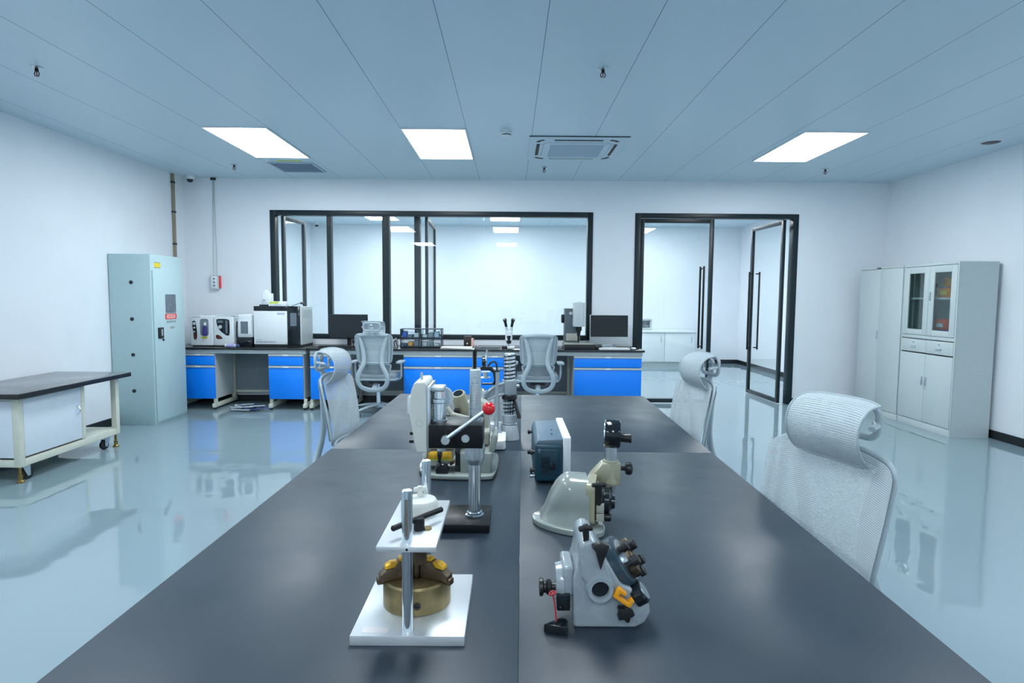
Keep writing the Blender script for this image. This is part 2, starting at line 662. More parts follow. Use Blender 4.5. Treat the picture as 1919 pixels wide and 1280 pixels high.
def leaf(name, w, h, handle_x, label, loc, rz, hz=(.74, 1.83), st=.052, sides=(-1, 1)):
    """framed glass leaf in local x 0..w, standing on z=.012"""
    b = MB()
    b.box(0, st, -.02, .02, .012, h, .002).box(w-st, w, -.02, .02, .012, h, .002)
    b.box(st, w-st, -.02, .02, h-st, h, .002).box(st, w-st, -.02, .02, .012, .012+st, .002)
    o = b.build(name, M['black'], loc=loc)
    o.rotation_euler = (0, 0, rz)
    struct(o, label)
    MB().box(st-.004, w-st+.004, -.004, .004, .06, h-st+.004).build('pane', M['glass'], o)
    if handle_x is not None:
        for s in sides:
            k = MB()
            k.box(handle_x-.012, handle_x+.012, s*.075-.010, s*.075+.010, hz[0], hz[1], .003)
            for z in (hz[0]+.03, hz[1]-.03):
                k.box(handle_x-.01, handle_x+.01, min(s*.075, s*.019), max(s*.075, s*.019), z-.008, z+.008)
            k.build('door_handle', M['blackmetal'], o)
    return o


leaf('door_1', .968, 2.445, .83, 'closed left leaf of the black framed glass door', (1.708, YF+.03, 0), 0)
leaf('door_2', .955, 2.445, .84, 'right leaf of the glass door swung open into the far room', (3.612, YF+.035, 0), PI/2+.045, hz=(.66, 1.80))
# leaves and posts in the far room, seen through the window
leaf('door_3', .62, 2.47, None, 'narrow open leaf behind the left end of the window', (-3.045, YF+.16, 0), PI/2-.14)
leaf('door_4', 1.15, 2.47, None, 'open glass leaf seen edge-on behind the window middle', (-1.125, YF+.17, 0), PI/2+.03)
struct(MB().box(-1.285, -1.205, YF+.14, YF+.24, 0, ZC, .003).build('trim_2', M['black']), 'black partition post behind the window')


# ================================================================== ceiling fittings
def panel_light(label, x, y, grp):
    t = thing('ceiling_light', label, 'light', (x, y, ZC), 0, grp)
    b = MB()
    hw, hl, e = .2975, .5975, .014
    b.box(-hw, hw, -hl, -hl+e, -.012, 0).box(-hw, hw, hl-e, hl, -.012, 0)
    b.box(-hw, -hw+e, -hl+e, hl-e, -.012, 0).box(hw-e, hw, -hl+e, hl-e, -.012, 0)
    b.build('frame', M['white'], t)
    MB().box(-hw+e, hw-e, -hl+e, hl-e, -.008, -.001).build('diffuser', M['lamp'], t)
    return t


YL1 = 5.6+.5825
g1 = 'recessed panel lights of the lab'
panel_light('leftmost square-edged white panel light in the lab ceiling', -2.508, YL1, g1)
panel_light('white panel light in the lab ceiling left of the air conditioner', -.706, YL1, g1)
panel_light('rightmost glowing white panel light in the lab ceiling', 2.955, YL1, g1)
for y in (2.26, -1.6):
    for x in (-2.506, -.106, 2.894):
        panel_light('glowing white panel light in the lab ceiling behind the camera', x, y, 'panel lights behind the camera')
g2 = 'panel lights of the far room'
panel_light('glowing panel light behind the window left part, far room ceiling', -2.506, 11.6, g2)
panel_light('glowing panel light behind the window middle, far room ceiling', -.106, 11.6, g2)
panel_light('glowing panel light behind the glass door, far room ceiling', 2.894, 11.6, g2)

for x in (-2.506, -.106, 2.894):  # extra row hidden above the window, added to brighten the far room
    panel_light('added unseen panel light brightening the far room from above the window', x, 9.3, 'added unseen lights of the far room')

# cassette air conditioner
t = thing('air_conditioner', 'pale square cassette air conditioner set in the ceiling', 'air conditioner', (.650, 6.30, ZC))
M['acpanel'] = mat('pale_blue_panel', (.60, .71, .79), .4, var=.02)
MB().prism(rrect(-.470, .470, -.475, .475, .02), -.014, 0, 'xy', .003).build('panel', M['acpanel'], t)
MB().box(-.478, .478, -.4805, -.4755, -.008, -.0005).build('shadow_joint', M['cable_dark'], t)  # dark strip stands in for the shadow line at the panel's near joint
MB().prism(rrect(-.33, .33, -.30, .30, .05, 8), -.026, -.012, 'xy', .004).build('centre_plate', M['acpanel'], t)
b = MB()
for k in range(25):
    y = -.235+k*.47/24
    b.box(-.265, .265, y-.007, y+.007, -.032, -.0255)
b.build('intake_grille', M['grille'], t)
for a in range(4):
    R_ = Matrix.Rotation(a*PI/2, 4, 'Z')
    MB().prism(rrect(-.235, .235, -.398, -.366, .010), -.0165, -.0135, 'xy', M=R_).build('air_slot', M['rubber'], t)
    MB().prism(rrect(-.225, .225, -.364, -.334, .010), -.0205, -.0135, 'xy', .002, M=R_).build('louver', M['acpanel'], t)
for a in range(4):
    R_ = Matrix.Rotation(a*PI/2, 4, 'Z')
    arc = [(.30+.105*math.sin(q), -.30-.105*math.cos(q)) for q in [(.02+k*.1) for k in range(13)]]
    inn = [(.30+.072*math.sin(q), -.30-.072*math.cos(q)) for q in [(.02+k*.1) for k in range(13)]]
    MB().prism(arc+inn[::-1], -.0165, -.0135, 'xy', M=R_).build('corner_slot', M['rubber'], t)


def sprinkler(label, x, y, grp='ceiling sprinklers'):
    t = thing('fire_sprinkler', label, 'sprinkler', (x, y, ZC), 0, grp)
    MB().lathe([(0, 0), (.040, 0), (.040, -.004), (.022, -.012), (0, -.012)], 24).build('flange', M['steel'], t)
    b = MB()
    b.cyl((0, 0, -.01), (0, 0, -.03), .011)
    for s in (-1, 1):
        b.tube(smooth([(s*.009, 0, -.028), (s*.019, 0, -.045), (s*.004, 0, -.066)]), .003, 6)
    b.build('sprinkler_frame', M['blackmetal'], t)
    MB().cyl((0, 0, -.03), (0, 0, -.064), .0035, n=10).build('bulb', M['redwire'], t)
    MB().cyl((0, 0, -.066), (0, 0, -.069), .018, n=18).build('deflector', M['steel'], t)
    return t


sprinkler('fire sprinkler head at the far left of the lab ceiling', -3.19, 4.19)
sprinkler('large near fire sprinkler head above the middle right of the table', .607, 4.13)
sprinkler('small fire sprinkler head left of the ceiling vent', -3.226, 7.18)
sprinkler('small fire sprinkler head beyond the air conditioner', .389, 7.19)
sprinkler('small fire sprinkler head beyond the rightmost panel light', 3.666, 7.16)

t = thing('smoke_detector', 'round white smoke detector on the ceiling left of the air conditioner', 'smoke detector', (-.044, 5.66, ZC))
MB().lathe([(0, 0), (.052, 0), (.052, -.018), (.046, -.022), (0, -.022)], 32).build('base', M['white'], t)
MB().lathe([(.044, -.02), (.042, -.045), (.030, -.055), (0, -.056)], 32).build('dome', M['white'], t)
MB().lathe([(.0435, -.034), (.0445, -.036), (.0425, -.042), (.0425, -.034)], 32).build('sensing_slot', M['blackplastic'], t)

t = thing('ceiling_vent', 'square blue grey return air vent beyond the left panel light', 'vent', (-2.525, 7.30, ZC))
b = MB()
b.box(-.26, .26, -.26, -.235, -.012, 0).box(-.26, .26, .235, .26, -.012, 0).box(-.26, -.235, -.235, .235, -.012, 0).box(.235, .26, -.235, .235, -.012, 0)
b.build('frame', M['grille'], t)
b = MB()
for k in range(16):
    y = -.22+k*.44/15
    b.box(-.235, .235, -.011, .011, -.0012, .0012, M=Matrix.Translation((0, y, -.007)) @ Matrix.Rotation(.28, 4, 'X'))
b.box(-.235, .235, -.235, .235, -.0015, -.0005)
b.build('louvers', M['ventgrey'], t)
t = thing('label_strip', 'yellow green label strip on the ceiling beside the vent', 'label', (-2.51, 6.965, ZC))
MB().box(-.135, .135, -.03, .03, -.002, -.0002).build('strip', M['limelabel'], t)
b = MB()
for k in range(7):
    b.box(-.09+k*.026, -.076+k*.026, -.012, .012, -.0028, -.0018)
b.build('print', M['greyprint'], t)

t = thing('ceiling_disc', 'flat dark round fitting at the right edge of the ceiling', 'ceiling fitting', (4.60, 5.90, ZC))
MB().lathe([(0, -.004), (.075, -.004), (.085, -.012), (.095, -.012), (.10, 0), (0, 0)], 36).build('rim', M['white'], t)
MB().lathe([(0, -.006), (.078, -.006), (.078, -.010), (.06, -.016), (0, -.017)], 36).build('insert', M['blackplastic'], t)


def dome_cam(label, x, y, grp):
    t = thing('dome_camera', label, 'security camera', (x, y, ZC), 0, grp)
    MB().lathe([(0, 0), (.058, 0), (.060, -.03), (.050, -.045), (.042, -.048), (0, -.048)], 28).build('housing', M['white'], t)
    MB().ball((0, 0, -.048), .040, 20).build('lens_dome', M['screen'], t)
    return t


dome_cam('white dome camera in the left rear corner of the lab ceiling', -4.10, 7.86, 'dome cameras')
dome_cam('dome camera seen through the window in the far room corner', -4.04, 12.75, 'dome cameras')

# pipe, socket box
t = thing('wall_pipe', 'tan conduit pipe running down the corner of the left wall', 'pipe', (XL, 7.74, 0))
MB().box(.002, .032, -.018, .018, 1.86, ZC-.001, .004).build('pipe', M['conduit'], t)
b = MB()
for z in (2.05, 2.45, 2.82):
    b.box(.001, .036, -.024, .024, z-.012, z+.012, .002)
b.build('clamps', M['cable_dark'], t)

t = thing('switch_box', 'grey wall alarm box with red edge hanging under two cables', 'switch box', (-3.866, YF, 1.575))
MB().prism(rrect(-.062, .055, -.092, .092, .012), -.055, -.001, 'xz', .004).build('housing', M['carcass'], t)
MB().prism(rrect(-.040, .034, -.078, .078, .008), -.060, -.053, 'xz', .002).build('face', M['white'], t)
MB().box(.054, .066, -.05, -.004, -.078, .085, .003).build('red_edge', M['red'], t)
for z in (-.045, 0, .045):
    MB().cyl((-.003, -.058, z), (-.003, -.066, z), .013, n=18, ch=.002).build('button', M['panel_grey'], t)
t = thing('wall_cable', 'pair of thin grey cables dropping from the ceiling to the alarm box', 'cable', (-3.866, YF, 1.66))
for dx in (-.022, .020):
    b = MB()
    b.tube(smooth([(dx*.3, -.012, ZC-1.662), (dx*.3, -.012, 1.1), (dx, -.012, .35), (dx, -.02, .008)]), .0045, 8)
    b.build('cable', M['steel_frame'], t)
MB().box(-.03, .03, -.03, -.001, ZC-1.69, ZC-1.662).build('ceiling_clip', M['cable_dark'], t)

# small socket plate on left wall under the cart
t = thing('wall_socket', 'tan socket plate on the left wall behind the trolley', 'socket', (XL, 5.65, .40))
MB().prism(rrect(-.085, .085, -.06, .06, .006), .0005, .010, 'yz', .002).build('plate', M['conduit'], t)
b = MB()
for y in (-.04, .04):
    for s in (-1, 1):
        b.box(.0095, .0108, y+s*.010-.003, y+s*.010+.003, -.012, .012)
b.build('socket_holes', M['blackplastic'], t)


# ================================================================== gas cylinder cabinet, left corner
t = thing('gas_cabinet', 'tall pale grey green metal cabinet in the left corner with a danger sign', 'cabinet', (-4.262, 6.455, 0))
LW, LD, LH = .447, .635, 1.838
MB().box(0, LW-.004, 0, LD, 0, LH, .004).build('body', M['locker'], t)
d = MB().box(LW-.004, LW+.012, .02, .615, .03, 1.665, .004).build('door', M['locker'], t)
MB().prism(rrect(.235, .440, 1.205, 1.412, .014), LW+.011, LW+.015, 'yz').build('viewing_window', M['screengrey'], d)
MB().box(LW+.012, LW+.014, .225, .445, 1.135, 1.197).build('danger_label', M['redlabel'], d)
b = MB().prism(rrect(.250, .420, 1.146, 1.187, .012), LW+.0135, LW+.0150, 'yz')
b.build('label_field', M['pinklabel'], d)
text('danger_lettering', 'DANGER', .036, M['redlabel'], d, (LW+.0152, .335, 1.166), (PI/2, 0, PI/2))
b = MB()
for k, (y, wd, h) in enumerate(((.245, .05, .022), (.305, .03, .024), (.345, .04, .024), (.395, .035, .024))):
    for q in range(3):
        b.box(LW+.012, LW+.0135, y, y+wd, 1.096+q*.009, 1.100+q*.009)
    b.box(LW+.012, LW+.0135, y+.006, y+.010, 1.094, 1.120)
    b.box(LW+.012, LW+.0135, y+wd-.010, y+wd-.006, 1.094, 1.120)
for k, y in enumerate((.315, .345, .375)):
    for q in range(3):
        b.box(LW+.012, LW+.0135, y, y+.022, 1.030+q*.009, 1.034+q*.009)
    b.box(LW+.012, LW+.0135, y+.009, y+.013, 1.026, 1.054)
b.build('label_print', M['greyprint'], d)
MB().prism([(.262, 1.02), (.300, 1.02), (.281, 1.058)], LW+.012, LW+.0136, 'yz').build('warning_triangle', M['pinklabel'], d)
MB().prism(rrect(.075, .165, .935, 1.052, .004), LW+.011, LW+.026, 'yz', .002).build('lock_plate', M['blackplastic'], d)
MB().prism(rrect(.108, .132, .955, 1.035, .010), LW+.025, LW+.036, 'yz', .003).build('lock_lever', M['chrome'], d)
MB().cyl((LW+.01, .172, .915), (LW+.020, .172, .915), .014, ch=.002).build('keyhole', M['blackplastic'], d)
MB().box(LW-.004, LW-.002, .075, .19, 1.695, 1.757).build('yellow_label', M['yellow'], t)
MB().box(LW-.0042, LW-.0012, .075, .19, 1.750, 1.757).box(LW-.0042, LW-.0012, .075, .19, 1.695, 1.702).build('label_border', M['greyprint'], t)
for x, z in ((.236, 1.537), (.232, 1.146), (.229, .763), (.225, .372)):
    MB().turn((x, -.006, z), (x, .012, z), [(0, 0), (.017, 0), (.020, .002), (.020, .006), (0, .006)], 20).build('vent_plug', M['blackplastic'], t)

# ================================================================== filing cabinets, right wall
CD = .405
CX = XR-.014-CD+.0
t = thing('glazed_cabinet', 'grey metal cupboard with glazed upper doors beside the right wall', 'cabinet', (4.508, 6.09, 0))
CW = .845
b = MB()
b.box(.018, CD, 0, .012, .0, 1.8).box(.018, CD, CW-.012, CW, 0, 1.8).box(.018, CD, .012, CW-.012, 1.785, 1.8).box(.018, CD, .012, CW-.012, 0, .08)
b.box(CD-.012, CD, .0121, CW-.0121, .081, 1.784).box(.03, CD-.012, .012, CW-.012, .98, 1.0).box(.03, CD-.012, .012, CW-.012, .80, .815)
b.build('body', M['cabinet'], t)
MB().box(.005, .0175, .016, CW-.016, 0, .075, .001).box(.005, .0175, .016, CW-.016, .985, 1.02, .001).box(.005, .0175, .016, CW-.016, 1.775, 1.8, .001).box(.004, .0178, 0, .016, 0, 1.8, .001).box(.004, .0178, CW-.016, CW, 0, 1.8, .001).build('face_frame', M['cabinet'], t)
MB().box(.05, CD-.013, .013, CW-.013, 1.415, 1.435).build('shelf', M['white'], t)
for s in (0, 1):
    y0 = .018+s*.406
    y1 = y0+.403
    b = MB()
    b.box(0, .018, y0, y0+.078, 1.025, 1.77, .002).box(0, .018, y1-.078, y1, 1.025, 1.77, .002)
    b.box(0, .018, y0+.078, y1-.078, 1.70, 1.77, .001).box(0, .018, y0+.078, y1-.078, 1.025, 1.085, .001)
    d = b.build('glazed_door', M['cabinet'], t)
    MB().box(.008, .011, y0+.075, y1-.075, 1.083, 1.702).build('pane', M['smoked'], d)
    b = MB()
    yh = y1-.03 if s == 0 else y0+.03
    if s == 0:
        b.box(-.016, .0, yh-.007, yh+.007, 1.40, 1.50, .003)
        b.build('door_handle', M['steel'], d)
        MB().cyl((-.004, yh, 1.36), (.002, yh, 1.36), .008, n=14).build('lock', M['steel'], d)
    d = MB().box(0, .018, y0, y1, .835, .975, .003).build('drawer', M['cabinet'], t)
    MB().prism(rrect(y0+.16, y0+.245, .878, .906, .008), -.006, .002, 'yz', .002).build('drawer_pull', M['steel'], d)
    MB().cyl((-.004, y0+.2, .94), (.002, y0+.2, .94), .008, n=14).build('lock', M['greyprint'], d)
    d = MB().box(0, .018, y0, y1, .085, .822, .003).build('cupboard_door', M['cabinet'], t)
    yh = y1-.028 if s == 0 else y0+.028
    MB().box(-.014, .0, yh-.008, yh+.008, .48, .575, .003).build('door_handle', M['steel'], d)
    if s == 0:
        MB().cyl((-.004, yh, .45), (.002, yh, .45), .008, n=14).build('lock', M['steel'], d)
gy = 6.09
shelf1, shelf2 = 1.435, 1.0
G = 'things inside the glazed cabinet'


def simple(name, label, cat, loc, mt, build, group=None, rz=0):
    b = MB()
    build(b)
    o = b.build(name, mt, loc=loc)
    o.rotation_euler = (0, 0, rz)
    return tag(o, label, cat, group)


t = thing('parts_bin', 'orange bin on the upper shelf of the glazed cabinet', 'bin', (4.70, gy+.33, shelf1))
MB().prism([(-.09, 0), (.09, 0), (.10, .12), (-.10, .10)], -.10, .10, 'xz', .004).build('body', M['orangebox'], t)
MB().box(-.102, -.098, -.05, .05, .03, .07).build('label_holder', M['yellow'], t)
t = thing('parts_bin', 'smaller orange box stacked on the orange bin in the glazed cabinet', 'bin', (4.70, gy+.32, shelf1+.121))
MB().slab(-.07, .07, -.07, .07, .0, .085, .012, bev=.003).build('body', M['orange'], t)
MB().slab(-.073, .073, -.073, .073, .085, .10, .012, bev=.003).build('lid', M['orangebox'], t)
t = thing('parts_bin', 'blue bin on the lower shelf of the glazed cabinet', 'bin', (4.68, gy+.32, shelf2))
MB().prism([(-.10, 0), (.10, 0), (.11, .09), (-.11, .09)], -.13, .13, 'xz', .004).build('body', M['bluebox'], t)
MB().box(-.114, -.108, -.06, .06, .03, .06).build('label_holder', M['white'], t)
t = thing('parts_bin', 'red orange bin on top of the blue bin in the glazed cabinet', 'bin', (4.68, gy+.33, shelf2+.0905))
MB().prism([(-.09, 0), (.09, 0), (.10, .115), (-.10, .115)], -.11, .11, 'xz', .004).build('body', M['redorange'], t)
MB().box(-.104, -.098, -.05, .05, .03, .07).build('label_holder', M['white'], t)
t = thing('instrument', 'small dark instrument on the upper shelf behind the left cabinet pane', 'instrument', (4.66, gy+.57, shelf1))
MB().slab(-.03, .03, -.03, .03, 0, .02, .008, bev=.003).cyl((0, 0, .02), (0, 0, .07), .008).build('stand', M['white'], t)
MB().slab(-.035, .035, -.035, .035, .07, .15, .012, bev=.004).build('head', M['blackplastic'], t)
t = thing('bottle', 'little clear bottle on the lower shelf behind the left cabinet pane', 'bottle', (4.62, gy+.53, shelf2))
MB().lathe([(0, 0), (.016, 0), (.018, .01), (.018, .055), (.008, .07), (.008, .08), (0, .08)], 20).build('body', M['ivory'], t)
MB().cyl((0, 0, .08), (0, 0, .095), .010, ch=.001).build('cap', M['white'], t)

t = thing('wardrobe_cabinet', 'plain grey two door metal cupboard left of the glazed one', 'cabinet', (4.508, 6.09+CW+.012, 0))
CW2 = .85
MB().box(.018, CD, 0, CW2, 0, 1.8, .003).build('body', M['cabinet'], t)
MB().box(.003, .02, 0, CW2, 0, .07, .002).box(.003, .02, 0, CW2, 1.78, 1.8, .002).build('face_frame', M['cabinet'], t)
for s in (0, 1):
    y0 = .006+s*.42
    d = MB().box(0, .018, y0, y0+.418, .075, 1.776, .002).build('door', M['cabinet'], t)
    if s == 1:
        MB().box(-.014, .0, y0+.012, y0+.030, .93, 1.03, .004).build('door_handle', M['steel'], d)
        MB().cyl((-.004, y0+.02, .885), (.002, y0+.02, .885), .009, n=14).build('lock', M['steel'], d)
MB().box(-.004, .003, .43, .50, 1.783, 1.797, .001).build('badge', M['blackplastic'], t)

# ================================================================== trolley, left wall
t = thing('work_trolley', 'white panelled trolley on castors with grey stained top at left wall', 'trolley', (-4.245, 4.33, 0))
TWd, TLn, TH = .70, 1.30, .685          # x, y, height
top = MB().box(0, TWd, 0, TLn, TH-.028, TH, .004)
top.build('tabletop', M['cartwood'], t)
MB().box(-.001, TWd+.001, -.001, TLn+.001, TH-.040, TH-.003, .002).build('edge_band', M['blackplastic'], t)
x1c, y0c, y1c = TWd-.075, .08, TLn-.07
b = MB()
P = .048
for x in (.02, x1c-P):
    for y in (y0c, y1c-P):
        b.box(x, x+P, y, y+P, .120, TH-.03, .003)
b.box(.02+P, x1c-P, y0c+.001, y0c+.03, TH-.062, TH-.031).box(.02+P, x1c-P, y1c-.03, y1c-.001, TH-.062, TH-.031)
b.box(x1c-.03, x1c-.001, y0c+P, y1c-P, TH-.055, TH-.031)
b.box(.02+P, x1c-P, y0c+.001, y0c+P-.001, .121, .175, .002).box(.02+P, x1c-P, y1c-P+.001, y1c-.001, .121, .175, .002)
b.box(x1c-P+.001, x1c-.001, y0c+P, y1c-P, .121, .175, .002).box(.021, .019+P, y0c+P, y1c-P, .121, .175, .002)
b.box(x1c-P+.004, x1c-.002, .745, .745+.04, .18, TH-.04, .003)
b.build('frame', M['beige_frame'], t)
MB().box(.07, x1c-.05, y0c+.05, y1c-.05, .162, .1755).build('lower_shelf', M['beige_frame'], t)
MB().box(.066, x1c-P-.002, y0c+.004, y0c+.022, .19, TH-.066, .003).build('end_panel', M['cartpanel'], t)
MB().box(.02, .034, y0c+P, .75, .185, TH-.06).box(.034, x1c-P, .74, .755, .185, TH-.06).build('inner_panel', M['cartpanel'], t)
d = MB().box(x1c-.018, x1c-.003, y0c+P+.006, .741, .19, TH-.06, .003).build('door', M['cartpanel'], t)
b = MB()
b.tube(smooth([(x1c-.006, .69, .40), (x1c+.020, .69, .415), (x1c+.022, .69, .455), (x1c-.006, .69, .475)]), .006, 8)
b.build('door_handle', M['chrome'], d)


def castor(parent, x, y, r=.043, a=.5):
    b = MB()
    R = Matrix.Translation((x, y, 0)) @ Matrix.Rotation(a, 4, 'Z')
    b.box(-.03, .03, -.028, .028, .112, .1205, M=R)
    for s in (-1, 1):
        b.prism([(-.030, .112), (.030, .112), (.030, .03), (.008, .025)], s*.021-.002, s*.021+.002, 'xz', M=R)
    o = b.build('castor', M['steel'], parent)
    c = R @ Vector((.020, 0, r))
    ax = (R.to_3x3() @ Vector((0, 1, 0)))*.015
    w = MB()
    w.turn(c-ax, c+ax, [(0, 0), (r*.8, 0), (r, .006), (r, .024), (r*.8, .03), (0, .03)], 24)
    w.build('wheel', M['rubber'], o)


def level_foot(parent, x, y):
    b = MB()
    b.cyl((x, y, .05), (x, y, .121), .010).turn((x, y, 0), (x, y, .05), [(0, 0), (.026, 0), (.027, .010), (.015, .020), (.015, .045), (.020, .055), (0, .05)])
    b.build('levelling_foot', M['cupper'], parent)


for x in (.085, x1c-.060):
    for y, a in ((y0c+.105, 1.35), (y1c-.115, -1.8)):
        castor(t, x, y, a=a)
for x in (.045, x1c-.028):
    for y in (y0c+.026, y1c-.028):
        level_foot(t, x, y)

# ================================================================== lab benches
BY0, BY1 = 7.33, 7.985
CB = .135


def bench(label, x0, x1, beams, board=None):
    t = thing('lab_bench', label, 'bench', (x0, BY0, 0), 0, 'lab benches along the glazed wall')
    L = x1-x0
    D = BY1-BY0
    MB().box(0, L, 0, D, ZB-.026, ZB, .003).build('worktop', M['bench'], t)
    b = MB()
    b.box(.02, L-.02, .030, .060, ZB-.074, ZB-.026, .002).box(.02, L-.02, D-.06, D-.03, ZB-.074, ZB-.026, .002)
    for x in (.02, L-.05):
        b.box(x, x+.03, .06, D-.06, ZB-.074, ZB-.026, .002)
    b.build('apron', M['carcass'], t)
    for xb in beams:
        b = MB()
        x = xb-x0
        b.box(x-.02, x+.02, .015, D-.03, .030, .078, .003)
        b.box(x-.02, x+.02, D-.11, D-.06, .078, ZB-.074, .002)
        b.box(x-.018, x+.018, .05, .09, .078, CB, .002)
        o = b.build('support_leg', M['beige_frame'], t)
        f = MB()
        for y in (.05, D-.07):
            f.cyl((x, y, 0), (x, y, .032), .018, .012)
        f.build('foot', M['rubber'], o)
    if board:
        MB().box(board[0]-x0, board[1]-x0, D-.055, D-.035, .16, ZB-.08).build('back_panel', M['panel_grey'], t)
        MB().box(board[0]-x0, board[1]-x0, D-.075, D-.03, .135, .165, .002).build('lower_rail', M['beige_frame'], t)
    return t


bench('left lab bench carrying the white analysers', -4.20, -2.476, (-4.10, -3.625, -2.935, -2.515), (-3.61, -2.95))
bench('middle lab bench with the black monitor and drawer organiser', -2.464, -.432, (-2.435, -1.96, -1.30, -.47), (-1.95, -1.31))
bench('right lab bench with the silver desktop computer', -.422, 1.650, (-.38, .055, .775, 1.61), (.07, .77))


def drawer_unit(label, x0, x1):
    t = thing('drawer_cabinet', label, 'drawer cabinet', (x0, BY0+.030, CB), 0, 'blue drawer cabinets under the benches')
    w = x1-x0
    h = ZB-.0745-CB
    D = .50
    b = MB()
    b.box(0, .016, .018, D, 0, h).box(w-.016, w, .018, D, 0, h).box(.016, w-.016, .018, D, 0, .016).box(.016, w-.016, D-.012, D, .016, h).box(.016, w-.016, .018, D, h-.016, h)
    b.build('carcass', M['carcass'], t)
    n = 2 if w > .6 else 1
    for nm, z0, z1 in (('drawer', .418, h-.004), ('door', .004, .412)):
        d = MB().box(.003, w-.003, 0, .017, z0, z1-.026, .002).build(nm, M['blue'], t)
        MB().box(.003, w-.003, -.008, .017, z1-.025, z1, .003).build('pull_profile', M['steel_frame'], d)
        MB().box(w/2-.035, w/2+.035, -.010, .010, z1-.022, z1-.004, .002).build('pull_clip', M['white'], d)
    return t


drawer_unit('blue drawer cabinet beside the tall grey green cabinet', -4.02, -3.607)
drawer_unit('blue drawer cabinet right of the cable coil under the left bench', -2.953, -2.528)
drawer_unit('blue drawer cabinet partly hidden behind the left table chair', -2.445, -1.95)
drawer_unit('wide blue drawer cabinet under the drawer organiser', -1.300, -.452)
drawer_unit('blue drawer cabinet behind the spiral column stand', -.405, .04)
drawer_unit('wide blue drawer cabinet under the silver computer', .787, 1.622)

# cable coil on the floor
t = thing('cable_coil', 'tangle of dark and pale cables on the floor under the left bench', 'cable', (-3.16, 7.33, 0))
for k in range(9):
    cx, cy = random.uniform(-.10, .10), random.uniform(-.07, .07)
    rx, ry = random.uniform(.07, .20), random.uniform(.04, .10)
    ph = random.uniform(0, 6)
    pts = [(cx+rx*math.cos(ph+q*.33)*(1+.05*math.sin(3*q)), cy+ry*math.sin(ph+q*.33), .012+.006*k+.012*abs(math.sin(q*.5+k))) for q in range(17)]
    b = MB()
    b.tube(pts, .0065, 7)
    b.build('cable', M[('cable_dark', 'cable_blue', 'cable_white')[k % 3]], t)

# ================================================================== the big table
ang = -math.atan(.0203)


def big_table(label, y0, y1):
    t = thing('meeting_table', label, 'table', (-.0018, 0, 0), ang, 'black tables pushed together')
    hw = .7699
    for s in (-1, 1):
        MB().box(min(s*.0001, s*hw), max(s*.0001, s*hw), y0+.0008, y1-.0008, ZT-.026, ZT, .0007).build('tabletop', M['table'], t)
    b = MB()
    for x in (-.66, .62):
        b.box(x, x+.04, y0+.06, y1-.06, ZT-.07, ZT-.0265)
    for y in (y0+.06, y1-.10):
        b.box(-.62, .62, y, y+.04, ZT-.07, ZT-.0265)
    b.build('frame', M['steel_frame'], t)
    for x in (-.66, .61):
        for y in (y0+.06, y1-.11):
            MB().box(x, x+.05, y, y+.05, 0, ZT-.07, .003).build('leg', M['steel_frame'], t)
    return t


big_table('near black table carrying the foreground clamping tools', .30, 2.402)
big_table('far black table carrying the spiral column stand', 2.402, 3.801)


# ================================================================== swivel chairs
def back_pt(u, v, x_in=1.0):
    """mesh panel of the backrest: u -1..1 across, v 0..1 from bottom to top (front is +y)"""
    z = .638+.347*v
    wd = .192+.030*math.sin(PI*min(1, v*1.1)*.5)*1.0-.012*v
    y = -.209-.052*v**1.5
    y += .045*(u*u)
    z -= .018*u*u*v
    return Vector((u*wd*x_in, y, z))


def corner(u, v, r=.19):
    """pull the (u,v) square to a rounded one"""
    a, b = abs(u), abs(2*v-1)
    k = 1-r
    if a > k and b > k:
        dx, dy = (a-k)/r, (b-k)/r
        mxd = max(dx, dy)
        L = math.hypot(dx, dy)
        s = mxd/L
        a, b = k+dx*s*r, k+dy*s*r
    return math.copysign(a, u), (math.copysign(b, 2*v-1)+1)/2


def low_pt(u, v):
    z = .470+.155*v
    wd = .150+.040*v
    return Vector((u*wd, -.175-.028*math.sin(PI*v*.6)+.05*u*u, z))


